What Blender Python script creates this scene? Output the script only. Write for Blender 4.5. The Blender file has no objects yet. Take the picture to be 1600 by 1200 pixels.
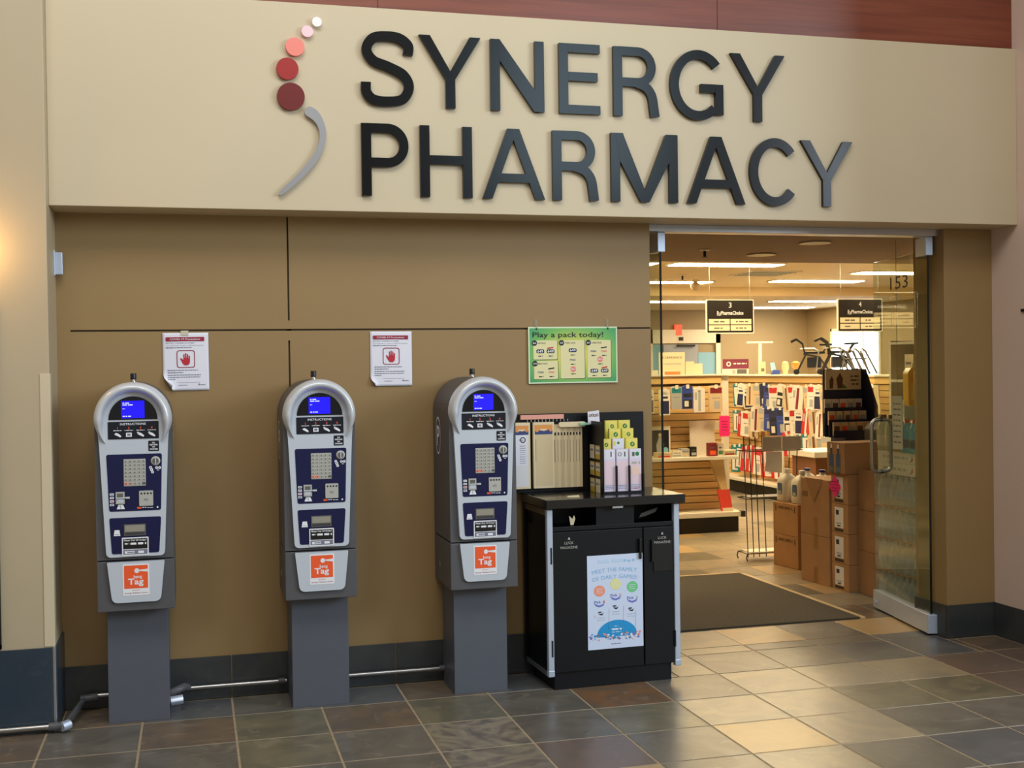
import bpy, bmesh, math, random
from mathutils import Matrix, Vector
random.seed(7)
S = bpy.context.scene
COL = S.collection
PI = math.pi

# ------------------------------------------------------------------ camera
cam = bpy.data.cameras.new('camera'); camo = bpy.data.objects.new('camera', cam); COL.objects.link(camo)
cam.sensor_width = 36.0; cam.lens = 36.0*1867.98/1600.0; cam.clip_end = 200
rt = Vector((0.9660644, -0.2579080, -0.0142470)); up = Vector((0.0168962, 0.0080584, 0.9998248)); fw = Vector((0.2577480, 0.9661359, -0.0121426))
mw = Matrix((( rt.x, up.x, -fw.x, -0.55559), (rt.y, up.y, -fw.y, -5.59907), (rt.z, up.z, -fw.z, 1.56479), (0, 0, 0, 1)))
camo.matrix_world = mw
S.camera = camo

# ------------------------------------------------------------------ world, daylight, exposure
W = bpy.data.worlds.new('world'); S.world = W; W.use_nodes = True
bg = W.node_tree.nodes['Background']; bg.inputs[0].default_value = (1.0, 0.93, 0.84, 1); bg.inputs[1].default_value = 0.38
def area(name, loc, target, sx, sy, power, col):
    l = bpy.data.lights.new(name, 'AREA'); l.shape = 'RECTANGLE'; l.size = sx; l.size_y = sy; l.energy = power; l.color = col
    o = bpy.data.objects.new(name, l); COL.objects.link(o); o.location = loc
    o.rotation_euler = (Vector(target)-Vector(loc)).to_track_quat('-Z', 'Y').to_euler()
    return o
# high atrium glazing in front of the shop: a roof light, and a tall window far behind the photographer
area('atrium_roof_light', (-0.4, -3.6, 5.9), (0.5, 0.1, 1.9), 4.0, 2.0, 150, (1.0, 0.97, 0.94))
area('atrium_window_light', (9.4, -7.5, 4.4), (0.8, 0.2, 1.7), 4.2, 3.0, 640, (0.76, 0.88, 1.0))
area('atrium_window_light_narrow', (4.1, -8.5, 4.8), (1.4, 0.2, 2.4), 2.0, 2.4, 90, (0.62, 0.85, 1.0))
S.view_settings.view_transform = 'Standard'; S.view_settings.look = 'None'
S.view_settings.gamma = 1.0; S.view_settings.use_curve_mapping = False
S.view_settings.exposure = 0.0

# ------------------------------------------------------------------ materials
def lin(c):
    o = []
    for x in c[:3]:
        x = x/255.0
        o.append(x/12.92 if x <= 0.04045 else ((x+0.055)/1.055)**2.4)
    return (o[0], o[1], o[2], 1.0)
MATS = {}
def mat(name, col, rough=0.5, metal=0.0, spec=0.5, noise=0.0, scale=8.0, bump=0.0, emit=0.0, col2=None, stretch=None, coat=0.0, alpha=None, trans=0.0, detail=4.0):
    if name in MATS: return MATS[name]
    m = bpy.data.materials.new(name); m.use_nodes = True
    nt = m.node_tree; b = nt.nodes['Principled BSDF']
    c = lin(col)
    b.inputs['Base Color'].default_value = c
    b.inputs['Roughness'].default_value = rough; b.inputs['Metallic'].default_value = metal
    b.inputs['Specular IOR Level'].default_value = spec
    b.inputs['Coat Weight'].default_value = coat
    if trans: b.inputs['Transmission Weight'].default_value = trans
    if alpha is not None: b.inputs['Alpha'].default_value = alpha
    if emit:
        b.inputs['Emission Color'].default_value = c; b.inputs['Emission Strength'].default_value = emit
    if noise or bump:
        tc = nt.nodes.new('ShaderNodeTexCoord'); mp = nt.nodes.new('ShaderNodeMapping')
        mp.inputs['Scale'].default_value = stretch or (1, 1, 1)
        nz = nt.nodes.new('ShaderNodeTexNoise'); nz.inputs['Scale'].default_value = scale; nz.inputs['Detail'].default_value = detail
        nt.links.new(tc.outputs['Object'], mp.inputs[0]); nt.links.new(mp.outputs[0], nz.inputs['Vector'])
        if noise:
            mx = nt.nodes.new('ShaderNodeMix'); mx.data_type = 'RGBA'
            d = lin(col2) if col2 else tuple(x*(1-noise) for x in c[:3])+(1,)
            mx.inputs[6].default_value = c; mx.inputs[7].default_value = d
            rp = nt.nodes.new('ShaderNodeMapRange'); rp.inputs[1].default_value = 0.35; rp.inputs[2].default_value = 0.65
            nt.links.new(nz.outputs[0], rp.inputs[0]); nt.links.new(rp.outputs[0], mx.inputs[0]); nt.links.new(mx.outputs[2], b.inputs['Base Color'])
        if bump:
            bp = nt.nodes.new('ShaderNodeBump'); bp.inputs['Strength'].default_value = bump; bp.inputs['Distance'].default_value = 0.01
            nt.links.new(nz.outputs[0], bp.inputs['Height']); nt.links.new(bp.outputs[0], b.inputs['Normal'])
    MATS[name] = m
    return m
def glass(name, tint=(240, 246, 240), rough=0.0):
    m = bpy.data.materials.new(name); m.use_nodes = True; nt = m.node_tree
    nt.nodes.remove(nt.nodes['Principled BSDF'])
    out = nt.nodes['Material Output']
    tr = nt.nodes.new('ShaderNodeBsdfTransparent'); tr.inputs[0].default_value = lin(tint)
    gl = nt.nodes.new('ShaderNodeBsdfGlossy'); gl.inputs['Roughness'].default_value = rough
    ge = nt.nodes.new('ShaderNodeNewGeometry'); dt = nt.nodes.new('ShaderNodeVectorMath'); dt.operation = 'DOT_PRODUCT'
    nt.links.new(ge.outputs['Incoming'], dt.inputs[0]); nt.links.new(ge.outputs['Normal'], dt.inputs[1])
    prev = dt.outputs['Value']
    for op, v, first in (('ABSOLUTE', 0, 1), ('SUBTRACT', 1.0, 0), ('POWER', 5.0, 1), ('MULTIPLY', .95, 1), ('ADD', .045, 1)):   # Schlick reflectance, the same on both faces
        n_ = nt.nodes.new('ShaderNodeMath'); n_.operation = op
        nt.links.new(prev, n_.inputs[0 if first else 1])
        if op != 'ABSOLUTE': n_.inputs[1 if first else 0].default_value = v
        prev = n_.outputs[0]
    mx = nt.nodes.new('ShaderNodeMixShader')
    nt.links.new(prev, mx.inputs[0]); nt.links.new(tr.outputs[0], mx.inputs[1]); nt.links.new(gl.outputs[0], mx.inputs[2]); nt.links.new(mx.outputs[0], out.inputs[0])
    MATS[name] = m
    return m
def slate(name, c1, c2, c3, rough=0.32, sc=3.0, dist=1.5):
    """natural slate: two tones clouded together, thin pale veins, fine riven relief"""
    m = bpy.data.materials.new(name); m.use_nodes = True; nt = m.node_tree; b = nt.nodes['Principled BSDF']
    ge = nt.nodes.new('ShaderNodeNewGeometry')
    n1 = nt.nodes.new('ShaderNodeTexNoise'); n1.inputs['Scale'].default_value = sc; n1.inputs['Detail'].default_value = 6; n1.inputs['Distortion'].default_value = dist
    n2 = nt.nodes.new('ShaderNodeTexNoise'); n2.inputs['Scale'].default_value = sc*2.3; n2.inputs['Detail'].default_value = 8; n2.inputs['Distortion'].default_value = 2.0
    for n in (n1, n2): nt.links.new(ge.outputs['Position'], n.inputs['Vector'])
    r1 = nt.nodes.new('ShaderNodeMapRange'); r1.inputs[1].default_value = .38; r1.inputs[2].default_value = .62
    nt.links.new(n1.outputs[0], r1.inputs[0])
    m1 = nt.nodes.new('ShaderNodeMix'); m1.data_type = 'RGBA'; m1.inputs[6].default_value = lin(c1); m1.inputs[7].default_value = lin(c2)
    nt.links.new(r1.outputs[0], m1.inputs[0])
    r2 = nt.nodes.new('ShaderNodeMapRange'); r2.inputs[1].default_value = .60; r2.inputs[2].default_value = .66
    nt.links.new(n2.outputs[0], r2.inputs[0])
    m2 = nt.nodes.new('ShaderNodeMix'); m2.data_type = 'RGBA'; m2.inputs[7].default_value = lin(c3)
    nt.links.new(m1.outputs[2], m2.inputs[6])
    mu = nt.nodes.new('ShaderNodeMath'); mu.operation = 'MULTIPLY'; mu.inputs[1].default_value = .34
    nt.links.new(r2.outputs[0], mu.inputs[0]); nt.links.new(mu.outputs[0], m2.inputs[0]); nt.links.new(m2.outputs[2], b.inputs['Base Color'])
    b.inputs['Roughness'].default_value = rough
    bp = nt.nodes.new('ShaderNodeBump'); bp.inputs['Strength'].default_value = .12; bp.inputs['Distance'].default_value = .01
    nt.links.new(n2.outputs[0], bp.inputs['Height']); nt.links.new(bp.outputs[0], b.inputs['Normal'])
    MATS[name] = m
    return m
M = {}
M['wall'] = mat('olive_wall_paint', (150, 122, 78), .55, noise=.05, scale=2.2, bump=.02)
M['fascia'] = mat('cream_fascia_paint', (202, 187, 156), .5, noise=.03, scale=1.5)
M['column'] = mat('cream_column_paint', (184, 168, 138), .5, noise=.04, scale=2)
M['guard'] = mat('corner_guard_vinyl', (206, 192, 162), .4)
M['right'] = mat('pinkish_beige_paint', (208, 184, 168), .55, noise=.03, scale=2)
M['cherry'] = mat('cherry_wood', (128, 66, 44), .3, noise=.9, col2=(108, 52, 33), scale=4, stretch=(.35, 1, 9), bump=.01)
M['groove'] = mat('groove_shadow_paint', (70, 56, 34), .7)
M['grout'] = mat('grout', (168, 150, 122), .8, noise=.2, scale=30)
M['base'] = slate('baseboard_slate', (50, 54, 56), (62, 64, 62), (74, 74, 70), .35)
M['coltile'] = slate('column_slate', (40, 54, 68), (50, 62, 72), (60, 68, 74), .3)
SL = [slate('slate_grey', (112, 107, 97), (96, 92, 84), (146, 136, 118)),
      slate('slate_olive', (120, 113, 90), (100, 96, 80), (150, 140, 118)),
      slate('slate_brown', (118, 100, 80), (98, 88, 76), (150, 134, 112)),
      slate('slate_tan', (190, 158, 108), (172, 146, 104), (150, 138, 116), sc=2.0),
      slate('slate_marbled', (98, 92, 86), (142, 132, 112), (154, 144, 122), sc=3.4, dist=4.0),
      slate('slate_beige', (158, 144, 116), (142, 132, 112), (172, 158, 130)),
      slate('slate_blue', (98, 98, 98), (84, 86, 88), (120, 118, 112)),
      slate('slate_rust', (128, 92, 60), (104, 88, 70), (142, 126, 104)),
      slate('slate_mauve', (118, 100, 88), (104, 92, 84), (132, 118, 106))]
M['silver'] = mat('silver_plastic', (198, 206, 216), .34, metal=.12)
M['hood'] = mat('silver_hood', (206, 211, 216), .26, metal=.15)
M['char'] = mat('charcoal_steel', (84, 84, 87), .45, noise=.06, scale=20)
M['char2'] = mat('charcoal_pedestal', (86, 90, 99), .45, noise=.05, scale=14)
M['navy'] = mat('navy_panel', (9, 17, 66), .25)
M['ink'] = mat('ink_panel', (14, 20, 34), .3)
M['black'] = mat('black_plastic', (16, 16, 17), .35)
M['blackmatte'] = mat('black_laminate', (8, 10, 15), .4, spec=.35, noise=.1, scale=40)
M['counter'] = mat('black_counter', (15, 16, 18), .22, coat=.3)
M['screen'] = mat('blue_display', (20, 8, 226), .3, emit=1.0)
M['scrtext'] = mat('display_text', (170, 175, 255), .5, emit=1.2)
M['scrglass'] = mat('display_glass', (8, 10, 16), .08)
M['white'] = mat('white_print', (232, 234, 238), .5)
M['paper'] = mat('white_paper', (226, 226, 236), .7)
M['cream'] = mat('cream_paper', (226, 212, 176), .7)
M['greyink'] = mat('grey_ink', (120, 122, 140), .7)
M['darkink'] = mat('dark_ink', (28, 30, 36), .6)
M['crimson'] = mat('crimson_ink', (150, 24, 52), .6)
M['redink'] = mat('red_ink', (196, 40, 44), .6)
M['orange'] = mat('orange_ink', (240, 92, 40), .5)
M['salmon'] = mat('salmon', (232, 138, 122), .5)
M['alu'] = mat('aluminium', (190, 196, 204), .3, metal=.9)
M['aluw'] = mat('pale_aluminium', (196, 208, 226), .38, metal=.5)
M['steel'] = mat('steel', (176, 176, 176), .28, metal=1.0)
M['keys'] = mat('key_grey', (176, 176, 168), .5)
M['keydark'] = mat('key_dark', (96, 94, 90), .5)
M['letter'] = mat('letter_black_gloss', (12, 12, 13), .2, spec=.3, noise=.2, scale=60, stretch=(1, 1, .05))
M['glass'] = glass('door_glass')
M['gedge'] = mat('glass_edge', (12, 20, 18), .1)

# ------------------------------------------------------------------ mesh helpers
class MB:
    def __init__(s): s.v = []; s.f = []; s.mi = []; s.mats = []; s.X = Matrix()
    def _m(s, m):
        if isinstance(m, str): m = M[m]
        if m not in s.mats: s.mats.append(m)
        return s.mats.index(m)
    def add(s, vs, fs, m):
        k = len(s.v); i = s._m(m)
        s.v += [tuple(s.X @ Vector(p)) for p in vs]
        for f in fs: s.f.append([k+j for j in f]); s.mi.append(i)
        return s
    def box(s, x0, x1, y0, y1, z0, z1, m):
        return s.add([(x0, y0, z0), (x1, y0, z0), (x1, y1, z0), (x0, y1, z0), (x0, y0, z1), (x1, y0, z1), (x1, y1, z1), (x0, y1, z1)],
                     [(0, 3, 2, 1), (4, 5, 6, 7), (0, 1, 5, 4), (1, 2, 6, 5), (2, 3, 7, 6), (3, 0, 4, 7)], m)
    def prism(s, pts, y0, y1, m, mside=None):        # outline in XZ, y0 is the front
        n = len(pts)
        vs = [(p[0], y0, p[1]) for p in pts]+[(p[0], y1, p[1]) for p in pts]
        s.add(vs, [list(range(n)), list(range(2*n-1, n-1, -1))], m)
        s.add(vs, [(i, i+n, (i+1) % n+n, (i+1) % n) for i in range(n)], mside or m)
        return s
    def flat(s, pts, y, m): return s.add([(p[0], y, p[1]) for p in pts], [list(range(len(pts)))], m)
    def rect(s, x0, x1, z0, z1, y, m): return s.flat([(x0, z0), (x1, z0), (x1, z1), (x0, z1)], y, m)
    def disc(s, x, z, r, y, m, n=20, rz=None): return s.flat([(x+r*math.cos(2*PI*k/n), z+(rz or r)*math.sin(2*PI*k/n)) for k in range(n)], y, m)
    def ring(s, x, z, r0, r1, y, m, n=32, k=1.0):
        vs = []
        for i in range(n):
            a = 2*PI*i/n; vs += [(x+r0*math.cos(a), y, z+k*r0*math.sin(a)), (x+r1*math.cos(a), y, z+k*r1*math.sin(a))]
        return s.add(vs, [(2*i, 2*i+1, (2*i+3) % (2*n), (2*i+2) % (2*n)) for i in range(n)], m)
    def cyl(s, a, b, r, m, n=12, r2=None):
        a, b = Vector(a), Vector(b); d = (b-a).normalized(); u = d.orthogonal().normalized(); w = d.cross(u); r2 = r if r2 is None else r2
        vs = [a+r*(u*math.cos(2*PI*i/n)+w*math.sin(2*PI*i/n)) for i in range(n)]+[b+r2*(u*math.cos(2*PI*i/n)+w*math.sin(2*PI*i/n)) for i in range(n)]
        return s.add(vs, [(i, (i+1) % n, n+(i+1) % n, n+i) for i in range(n)]+[list(range(n-1, -1, -1)), list(range(n, 2*n))], m)
    def tube(s, pts, r, m, n=8, closed=False):
        P = [Vector(p) for p in pts]; k = len(P); vs = []; ref = None
        for i in range(k):
            if closed: d = P[(i+1) % k]-P[i-1]
            else: d = P[min(i+1, k-1)]-P[max(i-1, 0)]
            d.normalize()
            if ref is None: ref = d.orthogonal().normalized()
            u = (ref-d*ref.dot(d)).normalized(); ref = u; w = d.cross(u)
            rr = r[i] if isinstance(r, (list, tuple)) else r
            vs += [P[i]+rr*(u*math.cos(2*PI*j/n)+w*math.sin(2*PI*j/n)) for j in range(n)]
        fs = [(i*n+j, i*n+(j+1) % n, ((i+1) % k)*n+(j+1) % n, ((i+1) % k)*n+j) for i in range(k if closed else k-1) for j in range(n)]
        if not closed: fs += [list(range(n-1, -1, -1)), [(k-1)*n+j for j in range(n)]]
        return s.add(vs, fs, m)
    def lathe(s, prof, m, c=(0, 0, 0), n=14):
        vs = [(c[0]+r*math.cos(2*PI*j/n), c[1]+r*math.sin(2*PI*j/n), c[2]+z) for r, z in prof for j in range(n)]
        k = len(prof)
        fs = [(i*n+j, i*n+(j+1) % n, (i+1)*n+(j+1) % n, (i+1)*n+j) for i in range(k-1) for j in range(n)]
        fs += [list(range(n-1, -1, -1)), [(k-1)*n+j for j in range(n)]]
        return s.add(vs, fs, m)
    def text(s, t, x, z, h, y, m, al='C', bold=0.0, xs=1.0, fit=None):
        vs, fs, w = text2d(t, bold)
        if fit: xs = fit/(w*h)
        ox = x-(w*h*xs/2 if al == 'C' else (w*h*xs if al == 'R' else 0))
        return s.add([(ox+a*h*xs, y, z+b*h) for a, b in vs], fs, m)
    def dashes(s, x0, x1, z, h, y, m, seed=0, fill=1.0):
        r = random.Random(seed); x = x0; end = x0+(x1-x0)*fill
        while x < end:
            w = h*r.uniform(1.2, 4.5); s.rect(x, min(x+w, end), z, z+h, y, m); x += w+h*.8
        return s
    def build(s, name, parent=None, smooth=False, bevel=0.0, loc=None):
        me = bpy.data.meshes.new(name); me.from_pydata(s.v, [], s.f)
        for m in s.mats: me.materials.append(m)
        me.polygons.foreach_set('material_index', s.mi)
        if smooth: me.polygons.foreach_set('use_smooth', [True]*len(me.polygons))
        me.update()
        o = bpy.data.objects.new(name, me); COL.objects.link(o)
        if parent: o.parent = parent
        if loc: o.location = loc
        if bevel:
            b = o.modifiers.new('bevel', 'BEVEL'); b.width = bevel; b.segments = 2; b.limit_method = 'ANGLE'; b.angle_limit = math.radians(40)
        if smooth:
            try: me.set_sharp_from_angle(angle=math.radians(45))
            except Exception: pass
        return o
_tc = {}
def text2d(t, bold=0.0):
    k = (t, bold)
    if k in _tc: return _tc[k]
    cu = bpy.data.curves.new('txt', 'FONT'); cu.body = t; cu.size = 1.0; cu.resolution_u = 2; cu.offset = bold; cu.dimensions = '2D'; cu.fill_mode = 'FRONT'
    o = bpy.data.objects.new('txt', cu); COL.objects.link(o)
    me = bpy.data.meshes.new_from_object(o.evaluated_get(bpy.context.evaluated_depsgraph_get()))
    vs = [(v.co.x, v.co.y) for v in me.vertices]; fs = [list(p.vertices) for p in me.polygons]
    bpy.data.objects.remove(o); bpy.data.curves.remove(cu); bpy.data.meshes.remove(me)
    CAP = 0.70
    x0 = min(v[0] for v in vs); w = max(v[0] for v in vs)-x0
    r = ([((a-x0)/CAP, b/CAP) for a, b in vs], fs, w/CAP)
    _tc[k] = r
    return r
def tag(o, label=None, cat=None, group=None, kind=None):
    if label: o['label'] = label
    if cat: o['category'] = cat
    if group: o['group'] = group
    if kind: o['kind'] = kind
    return o
def thing(name, label, cat, loc=(0, 0, 0), rz=0.0, group=None):
    o = bpy.data.objects.new(name, None); COL.objects.link(o); o.empty_display_size = .1; o.location = loc; o.rotation_euler = (0, 0, rz)
    return tag(o, label, cat, group)
def struct(o): o['kind'] = 'structure'; return o
def copy_tree(o, parent=None):
    c = o.copy(); COL.objects.link(c)
    if parent: c.parent = parent
    for ch in list(o.children): copy_tree(ch, c)
    return c
def dup(o, loc, rz=None, label=None, group=None):
    c = copy_tree(o); c.location = loc
    if rz is not None: c.rotation_euler = (0, 0, rz)
    if label: c['label'] = label
    if group: c['group'] = group
    return c
def rpoly(pts, r, n=5):
    """round the corners of a polygon; r is one radius or one for each corner"""
    out = []; k = len(pts)
    for i in range(k):
        rr = r[i] if isinstance(r, (list, tuple)) else r
        p = Vector(pts[i]); a = Vector(pts[i-1])-p; b = Vector(pts[(i+1) % k])-p
        if rr <= 0: out.append(tuple(p)); continue
        t = min(rr, a.length*.49, b.length*.49)
        p0 = p+a.normalized()*t; p1 = p+b.normalized()*t
        for j in range(n+1):
            u = j/n; out.append(tuple((1-u)**2*p0+2*u*(1-u)*p+u*u*p1))
    return out
def rrect(x0, x1, z0, z1, r, n=4): return rpoly([(x0, z0), (x1, z0), (x1, z1), (x0, z1)], r, n)
# ================================================================== THE SETTING
YW = .33                     # recessed wall plane
ZS = 2.327                   # soffit height
XR = 3.88                    # right return wall
# ---- recessed wall behind the pay stations: a backing and four flush panels with reveal joints
wl = struct(MB().box(-1.40, 1.79, YW+.012, YW+.20, 0, ZS+.3, 'wall').build('wall_back'))
def panel(rects):
    b = MB()
    for x0, x1, z0, z1 in rects: b.box(x0, x1, YW, YW+.013, z0, z1, 'wall')
    return b.build('panel', wl)
g = .0045
panel([(-1.165, -.098-g, 1.774+g, ZS), (-1.165, -1.105, 1.60, 1.774+g), (-.098-g, -.098+g, 1.774+g, 1.82)])
panel([(-.098+g, 1.79, 1.774+g, ZS)])
panel([(-1.165, -.098-g, .20, 1.60), (-1.105, -.098-g, 1.60, 1.774-g), (-.098-g, -.098+g, 1.722, 1.774-g)])
panel([(-.098+g, 1.79, .20, 1.774-g)])
MB().box(-1.11, 1.79, YW+.0105, YW+.0122, 1.76, 1.79, 'groove').box(-.11, -.086, YW+.0105, YW+.0122, .2, ZS, 'groove').build('joint_backing', wl)
# ---- slate baseboard tiles
bb = struct(MB().box(-1.165, 1.79, YW-.006, YW, 0, .203, 'grout').build('baseboard_back'))
x = -1.165; edges = [-1.165, -.80, -.398, .002, .402, .802, 1.202, 1.602, 1.79]
for a, b_ in zip(edges[:-1], edges[1:]):
    MB().box(a+.002, b_-.002, YW-.014, YW-.005, .002, .205, 'base').build('tile', bb, bevel=.0015)
# ---- fascia with the sign, and cherry panels above
struct(MB().box(-1.165, XR, .095, .62, ZS, 3.30, 'fascia').build('wall_fascia', bevel=.003))
wd = struct(MB().box(-1.4, XR, .14, 1.2, 3.30, 5.6, 'cherry').build('wall_cherry'))
for a, b_ in ((-1.4, .3305), (.3335, 2.1), (2.103, XR)):
    MB().box(a, b_, .13, .1405, 3.302, 5.6, 'cherry').build('panel', wd)
# ---- left column / wall
XL = -1.165
struct(MB().box(-3.2, XL, 0, 1.2, 0, 5.6, 'column').build('wall_left', bevel=.004))
cb = struct(MB().box(-3.2, XL+.002, -.006, YW-.02, 0, .368, 'grout').build('baseboard_left'))
for a, b_ in ((-1.97, -1.57), (-1.568, XL-.008)):
    MB().box(a, b_, -.014, -.004, .002, .372, 'coltile').build('tile', cb, bevel=.002)
MB().box(XL, XL+.010, .0, YW-.012, .002, .372, 'coltile').build('tile', cb, bevel=.002)
MB().box(XL-.006, XL+.006, -.012, .0, 0, .375, 'alu').build('edge_trim', cb, bevel=.002)
tr = struct(MB().box(-1.205, XL-.001, -.004, 0, .375, 1.575, 'guard').box(XL-.002, XL+.004, -.004, .05, .375, 1.575, 'guard').build('trim_1', bevel=.0015))
# ---- right return wall
struct(MB().box(XR, XR+.25, -1.6, .45, 0, 5.6, 'right').build('wall_right'))
br = struct(MB().box(XR-.005, XR, -1.6, YW, 0, .188, 'grout').build('baseboard_right'))
for a, b_ in ((-1.598, -1.0), (-.996, -.6), (-.596, -.2), (-.196, .05), (.053, YW-.012)):
    MB().box(XR-.012, XR-.004, a, b_, .002, .19, 'base').build('tile', br, bevel=.0015)
# ---- pillar between the shop door and the return wall
struct(MB().box(3.566, XR, YW-.01, .62, 0, ZS, 'wall').build('wall_pillar', bevel=.003))
bp_ = struct(MB().box(3.560, XR, YW-.016, .62, 0, .187, 'grout').build('baseboard_pillar'))
MB().box(3.558, XR-.013, YW-.023, YW-.014, .002, .19, 'base').build('tile', bp_, bevel=.0015)
MB().box(3.552, 3.561, YW-.012, .618, .002, .19, 'base').build('tile', bp_, bevel=.0015)
# ---- floor: a mortar bed and slate tiles laid on it
FL = struct(MB().box(-6, 14, -9, 14, -.12, -.0016, 'grout').build('floor'))
def far_slate():
    m = bpy.data.materials.new('slate_floor_far'); m.use_nodes = True; nt = m.node_tree; b = nt.nodes['Principled BSDF']
    ge = nt.nodes.new('ShaderNodeNewGeometry'); mp = nt.nodes.new('ShaderNodeMapping'); mp.inputs['Location'].default_value = (0, -.14, 0)
    br_ = nt.nodes.new('ShaderNodeTexBrick'); br_.offset = 0; br_.inputs['Scale'].default_value = 1; br_.inputs['Brick Width'].default_value = .4; br_.inputs['Row Height'].default_value = .4
    br_.inputs['Mortar Size'].default_value = .003; br_.inputs['Mortar'].default_value = lin((150, 134, 108)); br_.inputs['Color1'].default_value = lin((158, 144, 116)); br_.inputs['Color2'].default_value = lin((112, 106, 92))
    nt.links.new(ge.outputs['Position'], mp.inputs[0]); nt.links.new(mp.outputs[0], br_.inputs[0]); nt.links.new(br_.outputs[0], b.inputs['Base Color'])
    b.inputs['Roughness'].default_value = .32
    return m
M['far'] = far_slate()
rn = random.Random(3)
tm = {}
def tile(i, y0, y1, k, x0=None, x1=None):
    a = i*.4 if x0 is None else x0; b_ = i*.4+.4 if x1 is None else x1
    gr = .0052
    key = (round(b_-a, 3), round(y1-y0, 3), k)
    if key not in tm:
        w, d = b_-a-2*gr, y1-y0-2*gr
        tm[key] = MB().box(-w/2, w/2, -d/2, d/2, -.006, .0, SL[k]).build('tile', FL, bevel=.0015).data
        o = bpy.data.objects[-1] if False else None
        for ob in FL.children:
            if ob.data == tm[key]: o = ob
    else:
        o = bpy.data.objects.new('tile', tm[key]); COL.objects.link(o); o.parent = FL
        bv = o.modifiers.new('bevel', 'BEVEL'); bv.width = .0015; bv.segments = 2; bv.limit_method = 'ANGLE'
    o.location = ((a+b_)/2, (y0+y1)/2, 0.0)
# rows out from the wall; columns run from i=-5 (x=-2.0) to i=9 (cut at the return wall)
rows = {0: [6, 6, 2, 6, 0, 6, 2, 6, 6, 0, 0, 0, 6, 2, 2],
        1: [2, 2, 0, 2, 1, 2, 1, 0, 7, 0, 5, 5, 5, 8, 8],  # beige picks near the door put the shop's reflected sheen into the tiles
        2: [2, 0, 0, 0, 1, 0, 4, 0, 1, 5, 5, 1, 1, 8, 8],
        3: [0, 2, 0, 0, 0, 0, 4, 8, 0, 3, 5, 0, 0, 8, 8],
        4: [0, 0, 8, 0, 0, 4, 0, 3, 0, 5, 0, 6, 6, 0, 0],
        5: [6, 0, 0, 1, 0, 0, 8, 0, 0, 1, 0, 0, 0, 6, 6]}
for r, ks in rows.items():
    for n, k in enumerate(ks):
        i = n-5
        y0, y1 = (-.4*r, -.4*r+.4)
        if r == 0:
            if i < -3: continue
            if i == -3: tile(i, 0, .312, k, x0=-1.155); continue
            if i < 4: tile(i, 0, .312, k); continue
            if i == 4: tile(i, 0, .312, k, x1=1.79); tile(i, 0, .4, 5, x0=1.79); continue
            if i == 8: tile(i, 0, .4, 6, x1=3.55); tile(i, 0, .30, 2, x0=3.55); continue
            if i == 9: tile(i, 0, .30, 2, x1=3.866); continue
            tile(i, 0, .4, k); continue
        if r == 1 and i < -3: pass
        if i == 9: tile(i, y0, y1, k, x1=3.866); continue
        if i > 9: continue
        tile(i, y0, y1, k)
# threshold strip and the shop floor inside
strip = [5, 5, 0, 0, 6]
for n, i in enumerate(range(4, 9)):
    a = 1.79 if i == 4 else i*.4
    tile(i, .4, .54, strip[n], x0=a, x1=3.55 if i == 8 else None)
ins = {0: [5, 5, 3, 0, 3, 5, 0, 5], 1: [5, 0, 5, 1, 2, 0, 5, 0]}
for j in range(0, 13):
    y0 = .54+.4*j
    for i in range(4, 4+10):
        if i*.4 > 2.2+.45*j+2.4 or i*.4 < 1.6+.16*j: continue
        k = ins[j][i-4] if j in ins and i-4 < 8 else rn.choice([5, 5, 3, 5, 5, 3, 1, 5])  # beige and tan picks put the warm shop lighting into the tile colours
        tile(i, y0, y0+.4, k)
MB().box(1.2, 9.4, .545, 12.45, -.0045, -.0011, 'far').build('tile_field', FL)

# ================================================================== SIGN ON THE FASCIA
def ribbon(P, t, closed=False):
    """offset a centre line to a band of width t (list of left points, list of right points)"""
    L, R_ = [], []
    k = len(P)
    for i in range(k):
        d = Vector(P[min(i+1, k-1)])-Vector(P[max(i-1, 0)]); d.normalize(); nrm = Vector((-d.y, d.x))
        L.append(tuple(Vector(P[i])+nrm*t/2)); R_.append(tuple(Vector(P[i])-nrm*t/2))
    return L, R_
def crom(P, n=8):
    Q = [Vector(P[0])*2-Vector(P[1])]+[Vector(p) for p in P]+[Vector(P[-1])*2-Vector(P[-2])]
    o = []
    for i in range(1, len(Q)-2):
        for j in range(n):
            u = j/n; a, b, c, d = Q[i-1:i+3]
            o.append(tuple(.5*((2*b)+(c-a)*u+(2*a-5*b+4*c-d)*u*u+(3*b-3*c+d-a)*u**3)))
    return o+[tuple(P[-1])]
def arc(cx, cz, rx, rz, a0, a1, n=22): return [(cx+rx*math.cos(math.radians(a0+(a1-a0)*i/n)), cz+rz*math.sin(math.radians(a0+(a1-a0)*i/n))) for i in range(n+1)]
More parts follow.
